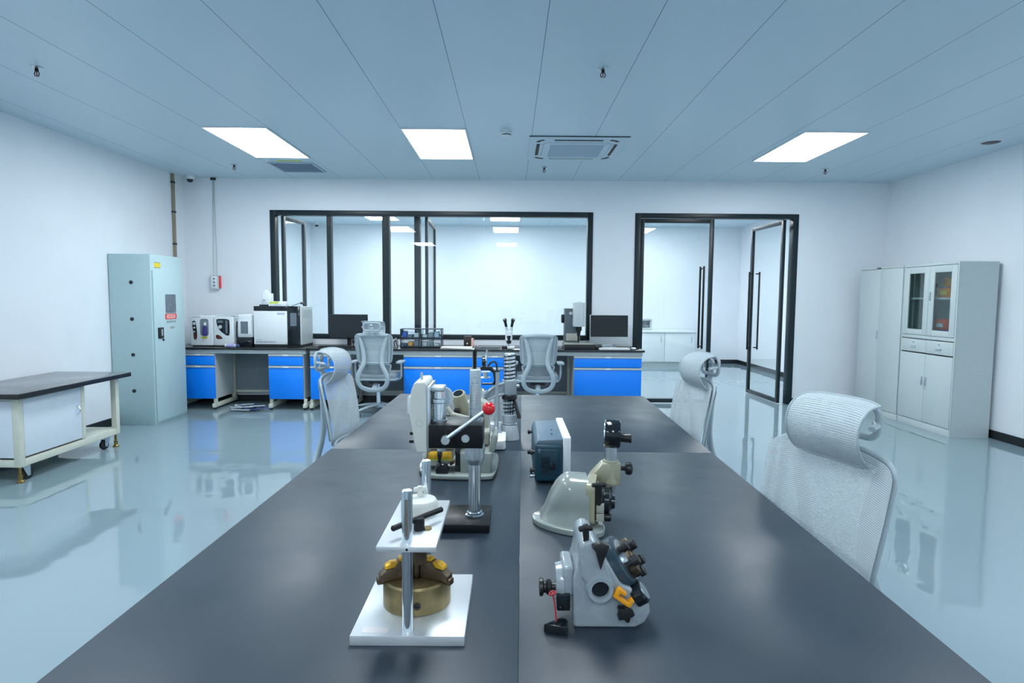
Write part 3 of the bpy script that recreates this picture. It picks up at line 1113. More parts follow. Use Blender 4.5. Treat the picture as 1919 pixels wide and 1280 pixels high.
def make_chair(label, headrest=True):
    t = thing('swivel_chair', label, 'chair', (0, 0, 0), 0, 'grey mesh swivel chairs')
    # star base
    b = MB()
    b.cyl((0, 0, .085), (0, 0, .145), .035, .028, ch=.004)
    for k in range(5):
        a = 2*PI*k/5+.3
        c, s = math.cos(a), math.sin(a)
        b.tube([(.02*c, .02*s, .125), (.16*c, .16*s, .112), (.30*c, .30*s, .085)], [.026, .022, .016], 10, flat=.7)
    base = b.build('star_base', M['chair'], t)
    for k in range(5):
        a = 2*PI*k/5+.3
        c, s = .30*math.cos(a), .30*math.sin(a)
        w = MB()
        w.cyl((c, s, .05), (c, s, .09), .006)
        ax = Vector((math.cos(a+1.1), math.sin(a+1.1), 0))
        for q in (-1, 1):
            p = Vector((c, s, .028))+ax*q*.013
            w.turn(p-ax*.009, p+ax*.009, [(0, 0), (.022, 0), (.028, .004), (.028, .014), (.022, .018), (0, .018)], 20)
        w.build('castor', M['blackplastic'], base)
    MB().cyl((0, 0, .13), (0, 0, .30), .026, ch=.002).cyl((0, 0, .29), (0, 0, .40), .016).build('gas_lift', M['chrome'], t)
    MB().slab(-.09, .09, -.13, .11, .385, .43, .03, bev=.006).build('tilt_mechanism', M['blackplastic'], t)
    # seat
    sp = rrect(-.245, .245, -.19, .28, .07, 8)
    MB().prism(sp, .428, .452, 'xy', .006).build('seat_shell', M['chair'], t)
    MB().prism(rrect(-.24, .24, -.185, .275, .07, 8), .4515, .500, 'xy', .018, 3).build('seat', M['meshseat'], t)
    # spine: two struts running down from the back frame to a U under the seat
    b = MB()
    pts = []
    for s in (-1, 1):
        h = [(s*.160, -.236, .950), (s*.128, -.243, .86), (s*.100, -.247, .72), (s*.104, -.265, .62), (s*.158, -.278, .53), (s*.178, -.275, .45), (s*.145, -.255, .365), (s*.065, -.230, .330), (0, -.218, .325)]
        pts = h if s == -1 else pts+h[::-1][1:]
    sm = smooth(pts, 2)
    nsm = len(sm)-1
    b.tube(sm, [.0255-.010*abs(2*k/nsm-1)**6 for k in range(nsm+1)], 12, flat=.55, up=(0, 1, .12))
    b.tube([(0, -.22, .335), (0, -.16, .36), (0, -.08, .395)], [.03, .03, .035], 10, flat=.6)
    b.build('spine', M['chair'], t)
    # upper back frame and net
    N = 72
    ring = []
    for k in range(N):
        a = 2*PI*k/N
        c, s = math.cos(a), math.sin(a)
        q = max(abs(c), abs(s))
        u, v = corner(c/q, (s/q+1)/2)
        ring.append(back_pt(u, v)+Vector((0, -.006, 0)))
    b = MB()
    b.tube(ring, .0085, 10, True, flat=.75, up=(0, 1, 0))
    # rear bands at the sides, seen from behind
    for s in (-1, 1):
        band = [back_pt(s*.86, .06+.88*k/8)+Vector((0, -.014, 0)) for k in range(9)]
        b.tube(band, .016, 8, flat=.35, up=(0, 1, 0))
    b.tube([back_pt(-.8+1.6*k/8, .955)+Vector((0, -.014, 0)) for k in range(9)], .018, 8, flat=.4, up=(0, 1, 0))
    bf = b.build('back_frame', M['chair'], t)
    nu, nv = 36, 28
    b = MB()

    def fu(i, j):
        u, v = corner(2*i-1, j)
        return back_pt(u*1.035, v)+Vector((0, .010, 0))
    b.grid(fu, nu, nv, lambda i, j: ((2*i-1)*.235, j*.345))
    b.build('back_net', M['mesh'], bf)
    # lumbar pad
    ring = []
    for k in range(N):
        a = 2*PI*k/N
        c, s = math.cos(a), math.sin(a)
        q = max(abs(c), abs(s))
        u, v = corner(c/q, (s/q+1)/2, .35)
        ring.append(low_pt(u, v))
    b = MB()
    b.tube(ring, .011, 10, True, flat=.8, up=(0, 1, 0))
    lf = b.build('lumbar_frame', M['chair'], t)
    b = MB()

    def fl(i, j):
        u, v = corner(2*i-1, j, .35)
        return low_pt(u, v)
    b.grid(fl, 20, 10, lambda i, j: (i*.36, j*.155))
    b.build('lumbar_net', M['meshseat'], lf)
    # arms
    for s in (-1, 1):
        b = MB()
        b.tube(smooth([(s*.14, .02, .415), (s*.235, .02, .415), (s*.272, .01, .45), (s*.275, 0, .58), (s*.270, 0, .628)]), .017, 10, flat=.7)
        ar = b.build('armrest', M['chair'], t)
        MB().prism([(s*.27+p[0]*1, p[1]) for p in rrect(-.038, .038, -.13, .12, .03)], .624, .646, 'xy', .007).build('arm_pad', M['chair'], ar)
    if headrest:
        b = MB()
        b.tube([(0, -.270, .95), (0, -.298, 1.01), (0, -.296, 1.06)], [.030, .024, .02], 10, flat=.45, up=(0, 1, 0))
        # slotted carrier behind the pad
        car = [(x, -.291-.25*(z-1.06)*.3, z) for x, z in rrect(-.095, .095, 1.015, 1.105, .03, 5)]
        b.tube(car, .010, 8, True, flat=.9, up=(0, 1, 0))
        b.ball((0, -.298, 1.075), .016)
        br = b.build('headrest_bracket', M['chair'], t)

        prof = smooth([(-.238, .940), (-.213, .962), (-.193, 1.000), (-.188, 1.042), (-.202, 1.086), (-.236, 1.116), (-.278, 1.124)], 2)
        npf = len(prof)-1

        def hp(u, j):
            f = j*npf
            i = min(int(f), npf-1)
            p = prof[i].lerp(prof[i+1], f-i)
            e = abs(u)
            yy = -.243+(p.x+.243)*(1-.10*e**3)+.020*u*u
            zz = 1.055+(p.y-1.055)*(1-.10*e**4)
            return Vector((u*.127, yy, zz))
        b = MB()
        b.grid(lambda i, j: hp(2*i-1, j), 24, 18, lambda i, j: (i*.278, j*.235))
        hr = b.build('headrest_net', M['mesh'], br)
        edge = [hp(-1, j/18) for j in range(19)]+[hp(-1+2*i/24, 1) for i in range(1, 25)]+[hp(1, 1-j/18) for j in range(1, 19)]+[hp(1-2*i/24, 0) for i in range(1, 24)]
        b = MB()
        b.tube(edge, .0034, 8, True)
        b.build('headrest_rim', M['chair'], br)
        for s in (-1, 1):
            b = MB()
            b.tube([(s*.085, -.291, 1.06), (s*.11, -.268, 1.058), (s*.126, -.228, 1.055)], .010, 8, flat=.7)
            b.build('headrest_arm', M['chair'], br)
    return t


def face(x, y):
    """z rotation that turns local +y to direction (x, y)"""
    return math.atan2(-x, y)


ch = make_chair('nearest grey mesh chair with headrest at the right table edge')
ch.location = (.735, 1.67, 0)
ch.rotation_euler = (0, 0, face(-.94, -.33))
dup(ch, 'farther grey mesh chair at the right table edge near the glass door', (.765, 3.12, 0), face(-.99, -.11))
dup(ch, 'grey mesh chair at the left table edge facing right', (-.725, 3.24, 0), face(.99, -.07))
dup(ch, 'grey mesh chair with headrest at the bench before the black monitor', (-1.56, 7.14, 0), face(.03, 1))
c2 = make_chair('grey mesh chair without headrest at the bench below the stereo microscope', False)
c2.location = (.33, 7.10, 0)
c2.rotation_euler = (0, 0, face(0, 1))


# ================================================================== things on the benches
def on_bench(name, label, cat, x, y, group=None, rz=0):
    return thing(name, label, cat, (x, y, ZB), rz, group)


GA = 'small white analysers'
# analyser with two front recesses
t = on_bench('bench_analyser', 'white analyser with blue liquid bottle, leftmost on the left bench', 'analyser', -3.955, 7.47, GA)
w, d, h = .285, .34, .385
MB().box(0, w, 0, d, .012, h, .012, 3).build('housing', M['white'], t)
MB().box(.02, w-.02, .02, d-.02, 0, .014).build('base', M['rubber'], t)
MB().box(.015, .125, .01, .13, h-.002, h+.010, .004).box(.165, w-.015, .01, .13, h-.002, h+.010, .004).build('lid', M['carcass'], t)
MB().prism(smooth([(.030, .32), (.075, .32), (.080, .25), (.088, .19), (.085, .085), (.045, .085), (.045, .17), (.034, .24)], 2, True), -.004, .004, 'xz', .001).build('control_panel', M['screen'], t)
b = MB()
for z, r in ((.285, .020), (.235, .012), (.185, .010)):
    b.turn((.057, -.003, z), (.057, -.012, z), [(0, 0), (r, 0), (r*.9, .008), (0, .009)], 20)
b.build('knob', M['carcass'], t)
MB().prism(rrect(.052, .080, .09, .165, .008), -.006, -.003, 'xz').build('warning_panel', M['brownglass'], t)
MB().prism(rrect(.128, .232, .135, .345, .03), -.003, .004, 'xz').build('recess', M['panel_grey'], t)
b = MB().lathe([(0, 0), (.026, 0), (.027, .004), (.027, .11), (.012, .13), (0, .13)], 20, Matrix.Translation((.195, -.018, .135)))
bo = b.build('reagent_vial', M['violet'], t)
MB().cyl((.195, -.018, .262), (.195, -.018, .30), .014, ch=.002).build('vial_cap', M['ivory'], bo)
MB().prism(rrect(.145, .215, .10, .122, .004), -.004, .001, 'xz').build('yellow_sticker', M['yellow'], t)
b = MB()
for k in range(9):
    b.box(.035+k*.011, .041+k*.011, -.0015, .002, h-.025, h-.015)
b.build('print', M['greyprint'], t)

t = on_bench('bench_analyser', 'white analyser with a curved black control panel, second on the left bench', 'analyser', -3.668, 7.47, GA)
w, d, h = .25, .34, .37
MB().box(0, w, 0, d, .012, h, .012, 3).build('housing', M['white'], t)
MB().box(.02, w-.02, .02, d-.02, 0, .014).build('base', M['rubber'], t)
MB().box(.01, w-.01, .03, d-.03, h-.002, h+.012, .005).build('lid', M['carcass'], t)
MB().prism(smooth([(.045, .345), (.20, .345), (.205, .30), (.205, .16), (.185, .13), (.14, .155), (.085, .20), (.052, .26), (.042, .32)], 2, True), -.004, .004, 'xz', .001).build('control_panel', M['screen'], t)
MB().prism(rrect(.055, .125, .295, .325, .006), -.0065, -.003, 'xz').build('display', M['screengrey'], t)
MB().prism(rrect(.155, .180, .165, .325, .005), -.0065, -.003, 'xz').build('key_strip', M['screengrey'], t)
MB().turn((.088, -.003, .245), (.088, -.014, .245), [(0, 0), (.024, 0), (.021, .009), (0, .010)], 20).build('dial', M['carcass'], t)
MB().prism(smooth([(.035, .15), (.075, .145), (.115, .11), (.11, .095), (.045, .095), (.032, .12)], 2, True), -.004, .004, 'xz', .001).build('indicator_window', M['brownglass'], t)
MB().cyl((w-.03, .02, h+.01), (w+.03, .02, h+.01), .010).build('lid_hinge', M['steel_frame'], t)

t = on_bench('bench_analyser', 'narrow white analyser with a grey touchscreen and black base', 'analyser', -3.365, 7.46, GA)
w, d, h = .185, .36, .40
MB().box(0, w, .0, d, .115, h, .018, 3).build('housing', M['white'], t)
MB().box(.004, w-.004, .004, d-.02, .0, .118, .004).build('base', M['screen'], t)
MB().box(.012, w-.012, -.006, .01, .145, .335, .006).build('bezel', M['white'], t)
MB().prism(rrect(.045, .135, .165, .315, .004), -.009, -.005, 'xz').build('touchscreen', M['screengrey'], t)
MB().box(.13, .16, .001, .004, .065, .072).build('badge', M['greyprint'], t)
b = MB()
b.tube(smooth([(-.020, .05, .31), (-.030, .05, .26), (-.034, .05, .17), (-.026, .05, .08), (-.014, .05, .03)]), .007, 8)
b.build('hose', M['cable_dark'], t)
MB().cyl((-.028, .05, .30), (.004, .05, .30), .012).build('hose_port', M['blackplastic'], t)

t = on_bench('tube_bottle', 'small violet and white tube lying at the front edge of the left bench', 'tube', -3.40, 7.375)
MB().turn((-.08, 0, .021), (.06, 0, .021), [(0, 0), (.018, 0), (.021, .004), (.021, .13), (.012, .14), (0, .14)]).build('body', M['ivory'], t)
b = MB()
b.turn((-.06, 0, .021), (.05, 0, .021), [(.0214, 0), (.0214, .10)])
for k in range(6):
    pass
b.build('label', mat('violet_print', (.38, .36, .66), .5, var=.35, scale=60), t)
MB().cyl((.052, 0, .021), (.092, 0, .021), .019, ch=.002).build('cap', M['cable_blue'], t)

# chromatograph
t = on_bench('gas_chromatograph', 'large white and black gas chromatograph on the left bench', 'chromatograph', -3.15, 7.43)
w, d, h = .585, .44, .50
MB().box(.006, w-.003, .02, d, .03, h, .004).build('housing', M['carcass'], t)
MB().box(.0, w, .01, d-.01, 0, .032, .003).build('base', M['rubber'], t)
MB().box(.0, .412, .0, .03, .036, .447, .006).build('oven_door', M['white'], t)
MB().box(0, .414, .006, .20, .447, h+.006, .004).build('top_cover', M['screen'], t)
MB().box(.414, w-.018, -.002, .035, .030, h+.008, .004).build('control_column', M['screen'], t)
MB().prism(rrect(.452, .530, .265, .425, .005), -.006, -.001, 'xz').build('touchscreen', M['screengrey'], t)
b = MB()
random.seed(3)
for k in range(12):
    x = .028+k*.0205
    for q in range(3):
        b.box(x, x+.014, -.0012, .001, .058+q*.0065, .0605+q*.0065)
    b.box(x+random.uniform(.002, .009), x+.011, -.0012, .001, .056, .077)
for k in range(6):
    b.box(.03+k*.011, .037+k*.011, -.0012, .001, .090, .096)
b.build('print', M['greyprint'], t)
b = MB()
for k in range(4):
    x = .292+k*.024
    for q in range(3):
        b.box(x, x+.017, -.0012, .001, .405+q*.008, .4085+q*.008)
    b.box(x+.007, x+.010, -.0012, .001, .402, .427)
b.build('logo_print', M['blueprint'], t)
b = MB()
for k in range(9):
    b.box(w-.004, w+.001, .08, d-.05, .36+k*.012, .365+k*.012)
b.build('side_vents', M['steel_frame'], t)
MB().cyl((.403, -.001, .05), (.403, -.008, .05), .006, n=14).build('door_latch', M['steel'], t)

t = thing('autosampler', 'white autosampler tower standing on the gas chromatograph', 'autosampler', (-3.03, 7.58, ZB+.507))
MB().slab(-.055, .055, -.06, .06, .016, .155, .02, bev=.006).build('housing', M['white'], t)
MB().slab(-.085, .05, -.07, .07, 0, .017, .015, bev=.003).build('base', M['screen'], t)
MB().prism([(-.05, .155), (.03, .155), (.0, .175), (-.02, .205), (-.04, .175)], -.02, .02, 'xz', .004).build('syringe_holder', M['white'], t)
MB().cyl((-.02, -.061, .07), (-.02, -.065, .07), .010, n=16).build('button', M['greyprint'], t)
MB().cyl((-.02, 0, .20), (-.02, 0, .235), .004).build('syringe', M['steel'], t)
t = thing('carton', 'flat white carton with lime strip on the chromatograph top', 'box', (-2.865, 7.50, ZB+.507))
MB().box(-.105, .110, -.055, .055, 0, .058, .003).build('body', M['white'], t)
MB().box(-.09, .02, -.0565, -.054, .030, .055).build('lime_strip', M['limelabel'], t)
b = MB()
for k in range(6):
    b.box(-.03+k*.014, -.020+k*.014, -.0562, -.054, .010, .018)
b.build('print', M['greyprint'], t)
t = thing('power_lead', 'thin black lead with plug lying on the chromatograph', 'cable', (-2.70, 7.62, ZB+.501))
b = MB()
b.tube(smooth([(-.05, .02, .006), (.0, .0, .020), (.06, -.01, .046), (.085, -.01, .040)]), .004, 7)
b.build('cable', M['cable_dark'], t)
MB().cyl((.07, -.01, .046), (.118, -.01, .030), .016, .010, n=14, ch=.002).cyl((.115, -.01, .032), (.125, -.01, .006), .008).build('plug', M['blackplastic'], t)

# black monitor
t = on_bench('computer_monitor', 'black flat monitor on the middle bench behind the left chair', 'monitor', -2.06, 7.72)
MB().box(-.245, .245, -.012, .012, .095, .405, .005).build('screen_housing', M['blackplastic'], t)
MB().box(-.236, .236, -.0135, -.0115, .108, .397).build('screen', M['screen'], t)
MB().box(-.025, .025, .012, .035, .01, .25, .004).build('stand_neck', M['blackplastic'], t)
MB().slab(-.11, .11, -.07, .10, 0, .012, .03, bev=.003).build('stand_foot', M['blackplastic'], t)
t = on_bench('keyboard', 'black keyboard lying before the black monitor', 'keyboard', -2.16, 7.47)
MB().slab(-.20, .20, -.065, .065, 0, .018, .012, bev=.004).build('body', M['blackplastic'], t)
b = MB()
for r in range(5):
    for k in range(14):
        b.box(-.185+k*.0265, -.162+k*.0265, -.055+r*.022, -.036+r*.022, .0175, .024, .002, 1)
b.build('keys', M['screen'], t)
t = on_bench('webcam', 'small black camera on a stub in front of the monitor', 'camera', -1.965, 7.575)
MB().cyl((0, 0, 0), (0, 0, .012), .025, ch=.002).cyl((0, 0, .01), (0, 0, .05), .006).build('stand', M['blackplastic'], t)
MB().box(-.017, .017, -.016, .016, .045, .10, .006).build('head', M['blackplastic'], t)

# organiser of four clear drawers
t = on_bench('drawer_organizer', 'clear four drawer organiser with dark frame on the middle bench', 'organiser', -1.365, 7.50)
w, d, h = .515, .22, .235
f = MB()
e = .007
for z in (.008, h/2-.002, h-e):
    f.box(0, w, 0, d, z, z+e)
for x in (0, w/2-e/2, w-e):
    f.box(x, x+e, 0, d, .008, h)
f.build('frame', mat('dark_blue_frame', (.015, .025, .05), .3), t)
cont = [('cable_blue', 'orange', 'panel_grey'), ('carcass', 'panel_grey', 'steel_frame'), ('bluebox', 'tealtop', 'cable_white'), ('carcass', 'greyprint', 'ventgrey')]
k = 0
for zi in (0, 1):
    for xi in (0, 1):
        x0 = e+xi*(w/2-e/2+.0)+.002
        x1_ = x0+w/2-e*1.5-.004
        z0 = .017+zi*(h/2-.008)
        z1 = z0+h/2-.019
        dr = MB().box(x0, x1_, -.004, .001, z0, z1, .001).box(x0, x1_, .001, d-.01, z0, z0+.003).box(x0, x0+.003, .001, d-.01, z0, z1).box(x1_-.003, x1_, .001, d-.01, z0, z1).build('drawer', M['clear'], t)
        MB().box((x0+x1_)/2-.035, (x0+x1_)/2+.035, -.018, -.004, z1-.035, z1-.028).build('drawer_pull', M['greyprint'], dr)
        for q, mm in enumerate(cont[k]):
            xa = x0+.012+q*(x1_-x0-.02)/3
            MB().box(xa, xa+.055, .03, .15, z0+.004, z0+.035+.02*((q+k) % 3), .003).build('contents', M[mm], dr)
        k += 1
t = on_bench('cable_bundle', 'black and white cable bundle against the left side of the organiser', 'cable', -1.425, 7.56)
for k in range(4):
    b = MB()
    b.tube(smooth([(-.03+.015*k, 0, .006), (-.04+.01*k, .02*k-.03, .07), (.0, -.02, .11+.01*k), (.02, .01*k, .05), (.015, .02, .006)]), .006, 7)
    b.build('cable', M['cable_dark' if k % 2 else 'cable_white'], t)
t = on_bench('paper_stack', 'flat stack of white paper on the middle bench', 'paper', -.66, 7.475)
for k in range(4):
    MB().box(-.19, .19, -.105, .105, .004*k, .004*k+.0038, M=Matrix.Rotation(.02*k-.03, 4, 'Z')).build('sheet', M['paper'], t)
t = on_bench('wooden_box', 'small dark brown box standing against the wall under the window', 'box', -.545, 7.84)
MB().box(-.05, .045, -.05, .05, 0, .13, .004).build('body', mat('dark_wood', (.035, .022, .02), .5, var=.3, scale=40, stretch=(1, 1, 6)), t)
MB().box(.045, .075, -.045, .045, .0, .10, .003).build('pale_side', M['pinklabel'], t)
MB().cyl((-.005, -.05, .035), (-.005, -.058, .035), .010, n=14).build('knob', M['ivory'], t)

# stereo microscope
t = on_bench('stereo_microscope', 'white stereo microscope with two black eyepieces on the right bench', 'microscope', -.012, 7.52)
MB().slab(-.075, .075, -.09, .11, 0, .022, .03, bev=.005).build('base', M['white'], t)
MB().slab(-.085, -.02, -.13, -.05, .0, .036, .01, bev=.004).build('focus_block', M['blackplastic'], t)
MB().cyl((0, .075, .02), (0, .075, .20), .014).build('column', M['steel'], t)
MB().slab(-.045, .045, -.04, .09, .10, .155, .02, bev=.008).build('arm', M['white'], t)
MB().cyl((0, -.01, .06), (0, -.01, .16), .028, .040, ch=.003).build('objective', M['blackplastic'], t)
MB().slab(-.045, .045, -.045, .05, .155, .225, .02, bev=.01).build('head', M['white'], t)
for s in (-1, 1):
    MB().cyl((s*.022, -.01, .21), (s*.034, -.04, .275), .018, ch=.002).build('tube', M['white'], t)
    MB().turn((s*.032, -.036, .265), (s*.052, -.085, .365), [(0, 0), (.016, 0), (.017, .07), (.024, .10), (.024, .112), (.018, .115), (0, .11)]).build('eyepiece', M['blackplastic'], t)
t = on_bench('cable', 'thin dark cable running along the right bench by the stereo microscope', 'cable', -.18, 7.52)
b = MB()
b.tube(smooth([(-.18, .02, .005), (-.08, -.02, .005), (.04, 0, .005), (.06, .0, .005)]), .004, 7)
b.build('lead', M['cable_dark'], t)

# hardness tester
t = on_bench('hardness_tester', 'grey measuring microscope on a black stage beside the silver computer', 'measuring microscope', .86, 7.50)
MB().slab(-.19, .19, -.13, .24, 0, .062, .02, bev=.004).build('base', M['blackplastic'], t)
MB().slab(-.185, .185, -.125, .10, .062, .076, .02, bev=.004).build('stage_plate', M['creamlight'], t)
MB().slab(-.175, .01, .06, .23, .062, .50, .015, bev=.006).build('column_housing', mat('dark_grey_enamel', (.10, .13, .15), .4), t)
MB().box(-.155, .02, .058, .075, .10, .19, .003).build('front_plate', M['creamlight'], t)
MB().slab(-.075, .062, -.09, .09, .28, .575, .03, bev=.01).build('head', M['carcass'], t)
MB().cyl((-.01, 0, .575), (-.01, 0, .590), .030, ch=.004).build('top_cap', M['white'], t)
MB().turn((-.005, -.01, .285), (-.005, -.01, .08), [(0, 0), (.038, 0), (.038, .05), (.024, .07), (.020, .12), (.013, .13), (.013, .185), (.006, .205), (0, .205)]).build('objective', M['blackplastic'], t)
MB().turn((-.175, .14, .37), (-.215, .14, .37), [(0, 0), (.052, 0), (.055, .006), (.055, .030), (.048, .036), (0, .036)]).build('focus_wheel', M['blackplastic'], t)
MB().cyl((-.10, .055, .44), (-.10, .03, .44), .022, ch=.003).build('knob', M['steel'], t)
MB().cyl((-.175, -.06, .05), (-.205, -.06, .05), .018, ch=.003).build('stage_knob', M['steel'], t)

# all in one computer
t = on_bench('desktop_computer', 'silver rimmed all in one computer at the right bench end', 'computer', 1.285, 7.80)
R = Matrix.Translation((0, 0, .035)) @ Matrix.Rotation(-.07, 4, 'X')
MB().prism(rrect(-.25, .25, 0, .385, .014), -.012, .014, 'xz', .003, M=R).build('housing', M['carcass'], t)
MB().box(-.241, .241, -.0135, -.0115, .098, .376, M=R).build('screen', M['screen'], t)
MB().prism([(-.09, .0), (.09, .0), (.075, .20), (-.075, .20)], .03, .045, 'xz', .003).box(-.09, .09, -.07, .13, 0, .008, .002).box(-.06, .06, .01, .04, .15, .2).build('stand', M['steel'], t)
t = on_bench('keyboard', 'white keyboard lying before the silver computer', 'keyboard', 1.30, 7.44)
MB().slab(-.20, .18, -.06, .06, 0, .016, .012, bev=.004).build('body', M['white'], t)
b = MB()
for r in range(5):
    for k in range(14):
        b.box(-.187+k*.0255, -.165+k*.0255, -.05+r*.020, -.033+r*.020, .0155, .021, .002, 1)
b.build('keys', M['paper'], t)
t = on_bench('mouse', 'white computer mouse at the right end of the white keyboard', 'mouse', 1.53, 7.42)
MB().ball((0, 0, .0155), .03, 20, (1, 1.6, .5)).build('body', M['white'], t)
MB().cyl((-.003, -.025, .028), (.003, -.025, .028), .008, n=14).build('wheel', M['greyprint'], t)
t = on_bench('power_adapter', 'black adapter with lead between the measuring microscope and the silver computer', 'adapter', 1.09, 7.50)
MB().box(-.03, .05, -.03, .03, 0, .034, .006).build('body', M['blackplastic'], t)
b = MB()
b.tube(smooth([(.05, 0, .016), (.10, -.01, .006), (.14, .03, .006), (.16, .09, .006)]), .0045, 7)
b.build('lead', M['cable_dark'], t)

# counter and device in the far room
t = thing('wall_counter', 'long white counter along the far wall behind the glass door', 'counter', (1.9, 12.35, 0))
MB().box(0, 1.95, 0, .68, .70, .74, .004).build('countertop', M['white'], t)
MB().box(.03, 1.92, .04, .67, .08, .70, .003).build('body', M['carcass'], t)
MB().box(.05, 1.90, .07, .66, 0, .08).build('plinth', M['steel_frame'], t)
for k in range(3):
    d = MB().box(.035+k*.627, .035+k*.627+.62, .022, .04, .10, .69, .003).build('door', M['white'], t)
    MB().box(.035+k*.627+.54, .035+k*.627+.555, .005, .022, .50, .62, .003).build('door_handle', M['steel'], d)
t = thing('printer', 'pale grey device on the far counter behind the glass door', 'printer', (2.78, 12.62, .74))
MB().slab(-.16, .16, -.15, .15, 0, .06, .02, bev=.006).slab(-.16, .16, -.15, .15, .20, .235, .02, bev=.006).box(-.16, -.12, -.14, .14, .05, .21).box(.12, .16, -.14, .14, .05, .21).build('housing', M['steel_frame'], t)
MB().box(-.12, .12, .05, .13, .06, .20).build('rear_panel', M['white'], t)
MB().box(-.10, .10, -.17, -.10, .085, .10).build('paper_tray', M['panel_grey'], t)

# ================================================================== tools on the big table
GT = 'tool fixtures on the black tables'


def on_table(name, label, cat, x, y, rz=0):
    return thing(name, label, cat, (x, y, ZT), rz)


# --- plate press with the brass chuck (front left)
t = on_table('clamping_press', 'two plate aluminium press on two round posts, front left of the table', 'press', 0, 0)
MB().box(-.281, -.0765, 1.030, 1.272, .0, .0185, .0015).build('base_plate', M['alu'], t)
MB().prism([(-.262, 1.040), (-.215, 1.038), (-.214, 1.056), (-.262, 1.058)], .0186, .0190, 'xy').build('faint_sticker', mat('faint_print', (.74, .70, .71), .5), t)
post_top = 1.066-ZT
for (px, py, nm) in ((-.181, 1.052, 'post'), (-.174, 1.249, 'post')):
    MB().turn((px, py, .0185), (px, py, post_top), [(0, 0), (.0098, 0), (.0098, post_top-.0185-.0015), (.0083, post_top-.0185), (0, post_top-.0185)], 28).build(nm, M['chrome'], t)
MB().box(-.1835, -.1785, 1.0415, 1.0435, .195, .262, .0005).build('post_slot', mat('slot_bronze', (.20, .17, .13), .5, .3), t)
MB().box(-.232, -.1265, 1.028, 1.272, .172, .1825, .001).build('clamp_plate', M['alu'], t)
MB().cyl((-.178, 1.0285, .177), (-.178, 1.0275, .177), .0022, n=14).build('set_screw', M['screen'], t)
h = MB()
h.cyl((-.168, 1.105, .1825), (-.168, 1.105, .206), .0105, ch=.002)
hub = h.build('clamp_screw', M['blackmetal'], t)
MB().cyl((-.152, 1.108, .1825), (-.152, 1.108, .187), .0075, n=6).build('nut', M['brass'], t)
MB().cyl((-.209, 1.057, .203), (-.131, 1.160, .203), .0055, n=14, ch=.002).build('clamp_handle', M['blackmetal'], hub)
MB().cyl((-.168, 1.105, .135), (-.168, 1.105, .172), .008).cyl((-.168, 1.112, .118), (-.168, 1.112, .140), .014).build('pressure_stem', M['brown'], t)

t = thing('plastic_cap', 'round white plastic cap lying on the upper plate of the press', 'cap', (-.181, 1.197, ZT+.1826))
MB().lathe([(0, 0), (.034, 0), (.037, .004), (.037, .022), (.033, .028), (.012, .031), (0, .031)], 36).build('body', M['ivory'], t)
b = MB()
b.cyl((0, .008, .03), (0, .008, .052), .0055, ch=.001).cyl((-.011, .002, .046), (.011, .014, .046), .005, n=12, ch=.001)
b.build('valve', M['ivory'], t)

t = thing('jaw_chuck', 'round brass chuck with three yellow tipped jaws on the press base', 'chuck', (-.180, 1.157, ZT+.0186))
MB().lathe([(0, 0), (.064, 0), (.066, .002), (.066, .050), (.063, .054), (.020, .054), (.020, .047), (0, .047)], 48).build('body', M['brass'], t)
MB().turn((.010, -.0655, .022), (.010, -.067, .022), [(.0075, 0), (.0075, .0012), (.005, .0012), (.005, 0)], 20).build('key_socket_rim', M['brown'], t)
MB().cyl((.010, -.0652, .022), (.010, -.0664, .022), .0048, n=18).build('key_socket', M['screen'], t)
for a in (-2.75, -.42, 1.55):
    R = Matrix.Rotation(a, 4, 'Z')
    j = MB().prism([(.014, .0545), (.074, .0545), (.074, .066), (.062, .076), (.046, .078), (.040, .088), (.014, .088)], -.011, .011, 'xz', .0015, M=R).build('jaw', M['brown'], t)
    MB().prism([(.040, .0785), (.064, .0765), (.062, .083), (.052, .088), (.040, .0885)], -.0085, .0085, 'xz', .001, M=R).box(.016, .036, -.0085, .0085, .0885, .094, .001, M=R).build('jaw_tip', M['tip'], j)
    MB().box(.066, .079, -.008, .008, .048, .060, .002, M=R).build('jaw_end', M['brown'], j)
MB().cyl((0, 0, .047), (0, 0, .085), .010, n=18).build('centre_post', M['brown'], t)

# --- grey cutter holder (front right)
t = on_table('cutter_fixture', 'grey cast tool grinding fixture with orange clip, front right of the table', 'fixture', 0, 0)
Y0 = 1.092
body = [(.123, .0), (.122, .095), (.130, .118), (.133, .158), (.139, .168), (.150, .172), (.161, .167), (.168, .155), (.212, .084), (.250, .068), (.264, .056), (.268, .030), (.258, .010), (.240, .0)]
MB().prism(body, Y0, Y0+.115, 'xz', .007, 3).build('body', M['castgrey'], t)
MB().prism([(.136, .10), (.134, .160), (.141, .169), (.153, .171), (.163, .166), (.178, .135), (.200, .085), (.170, .06)], Y0-.010, Y0+.10, 'xz', .008, 3).build('shoulder', M['castgrey'], t)
MB().turn((.170, Y0+.004, .083), (.170, Y0-.020, .083), [(0, 0), (.030, 0), (.026, .006), (.0235, .024), (.0165, .024), (.0155, .010), (0, .010)], 40).build('bore_boss', M['castgrey'], t)
MB().cyl((.170, Y0-.008, .083), (.170, Y0-.012, .083), .0158, n=30).build('bore', M['screen'], t)
MB().box(.103, .124, Y0+.012, Y0+.09, .055, .112, .006, 3).build('flange', M['castgrey'], t)
fl = MB().turn((.106, Y0+.045, .070), (.088, Y0+.045, .070), [(0, 0), (.036, 0), (.036, .006), (.034, .015), (0, .017)], 32)
fl.build('spindle_cap', M['castgrey'], t)
MB().box(.092, .118, Y0+.008, Y0+.05, .028, .062, .003).build('dark_block', M['screen'], t)
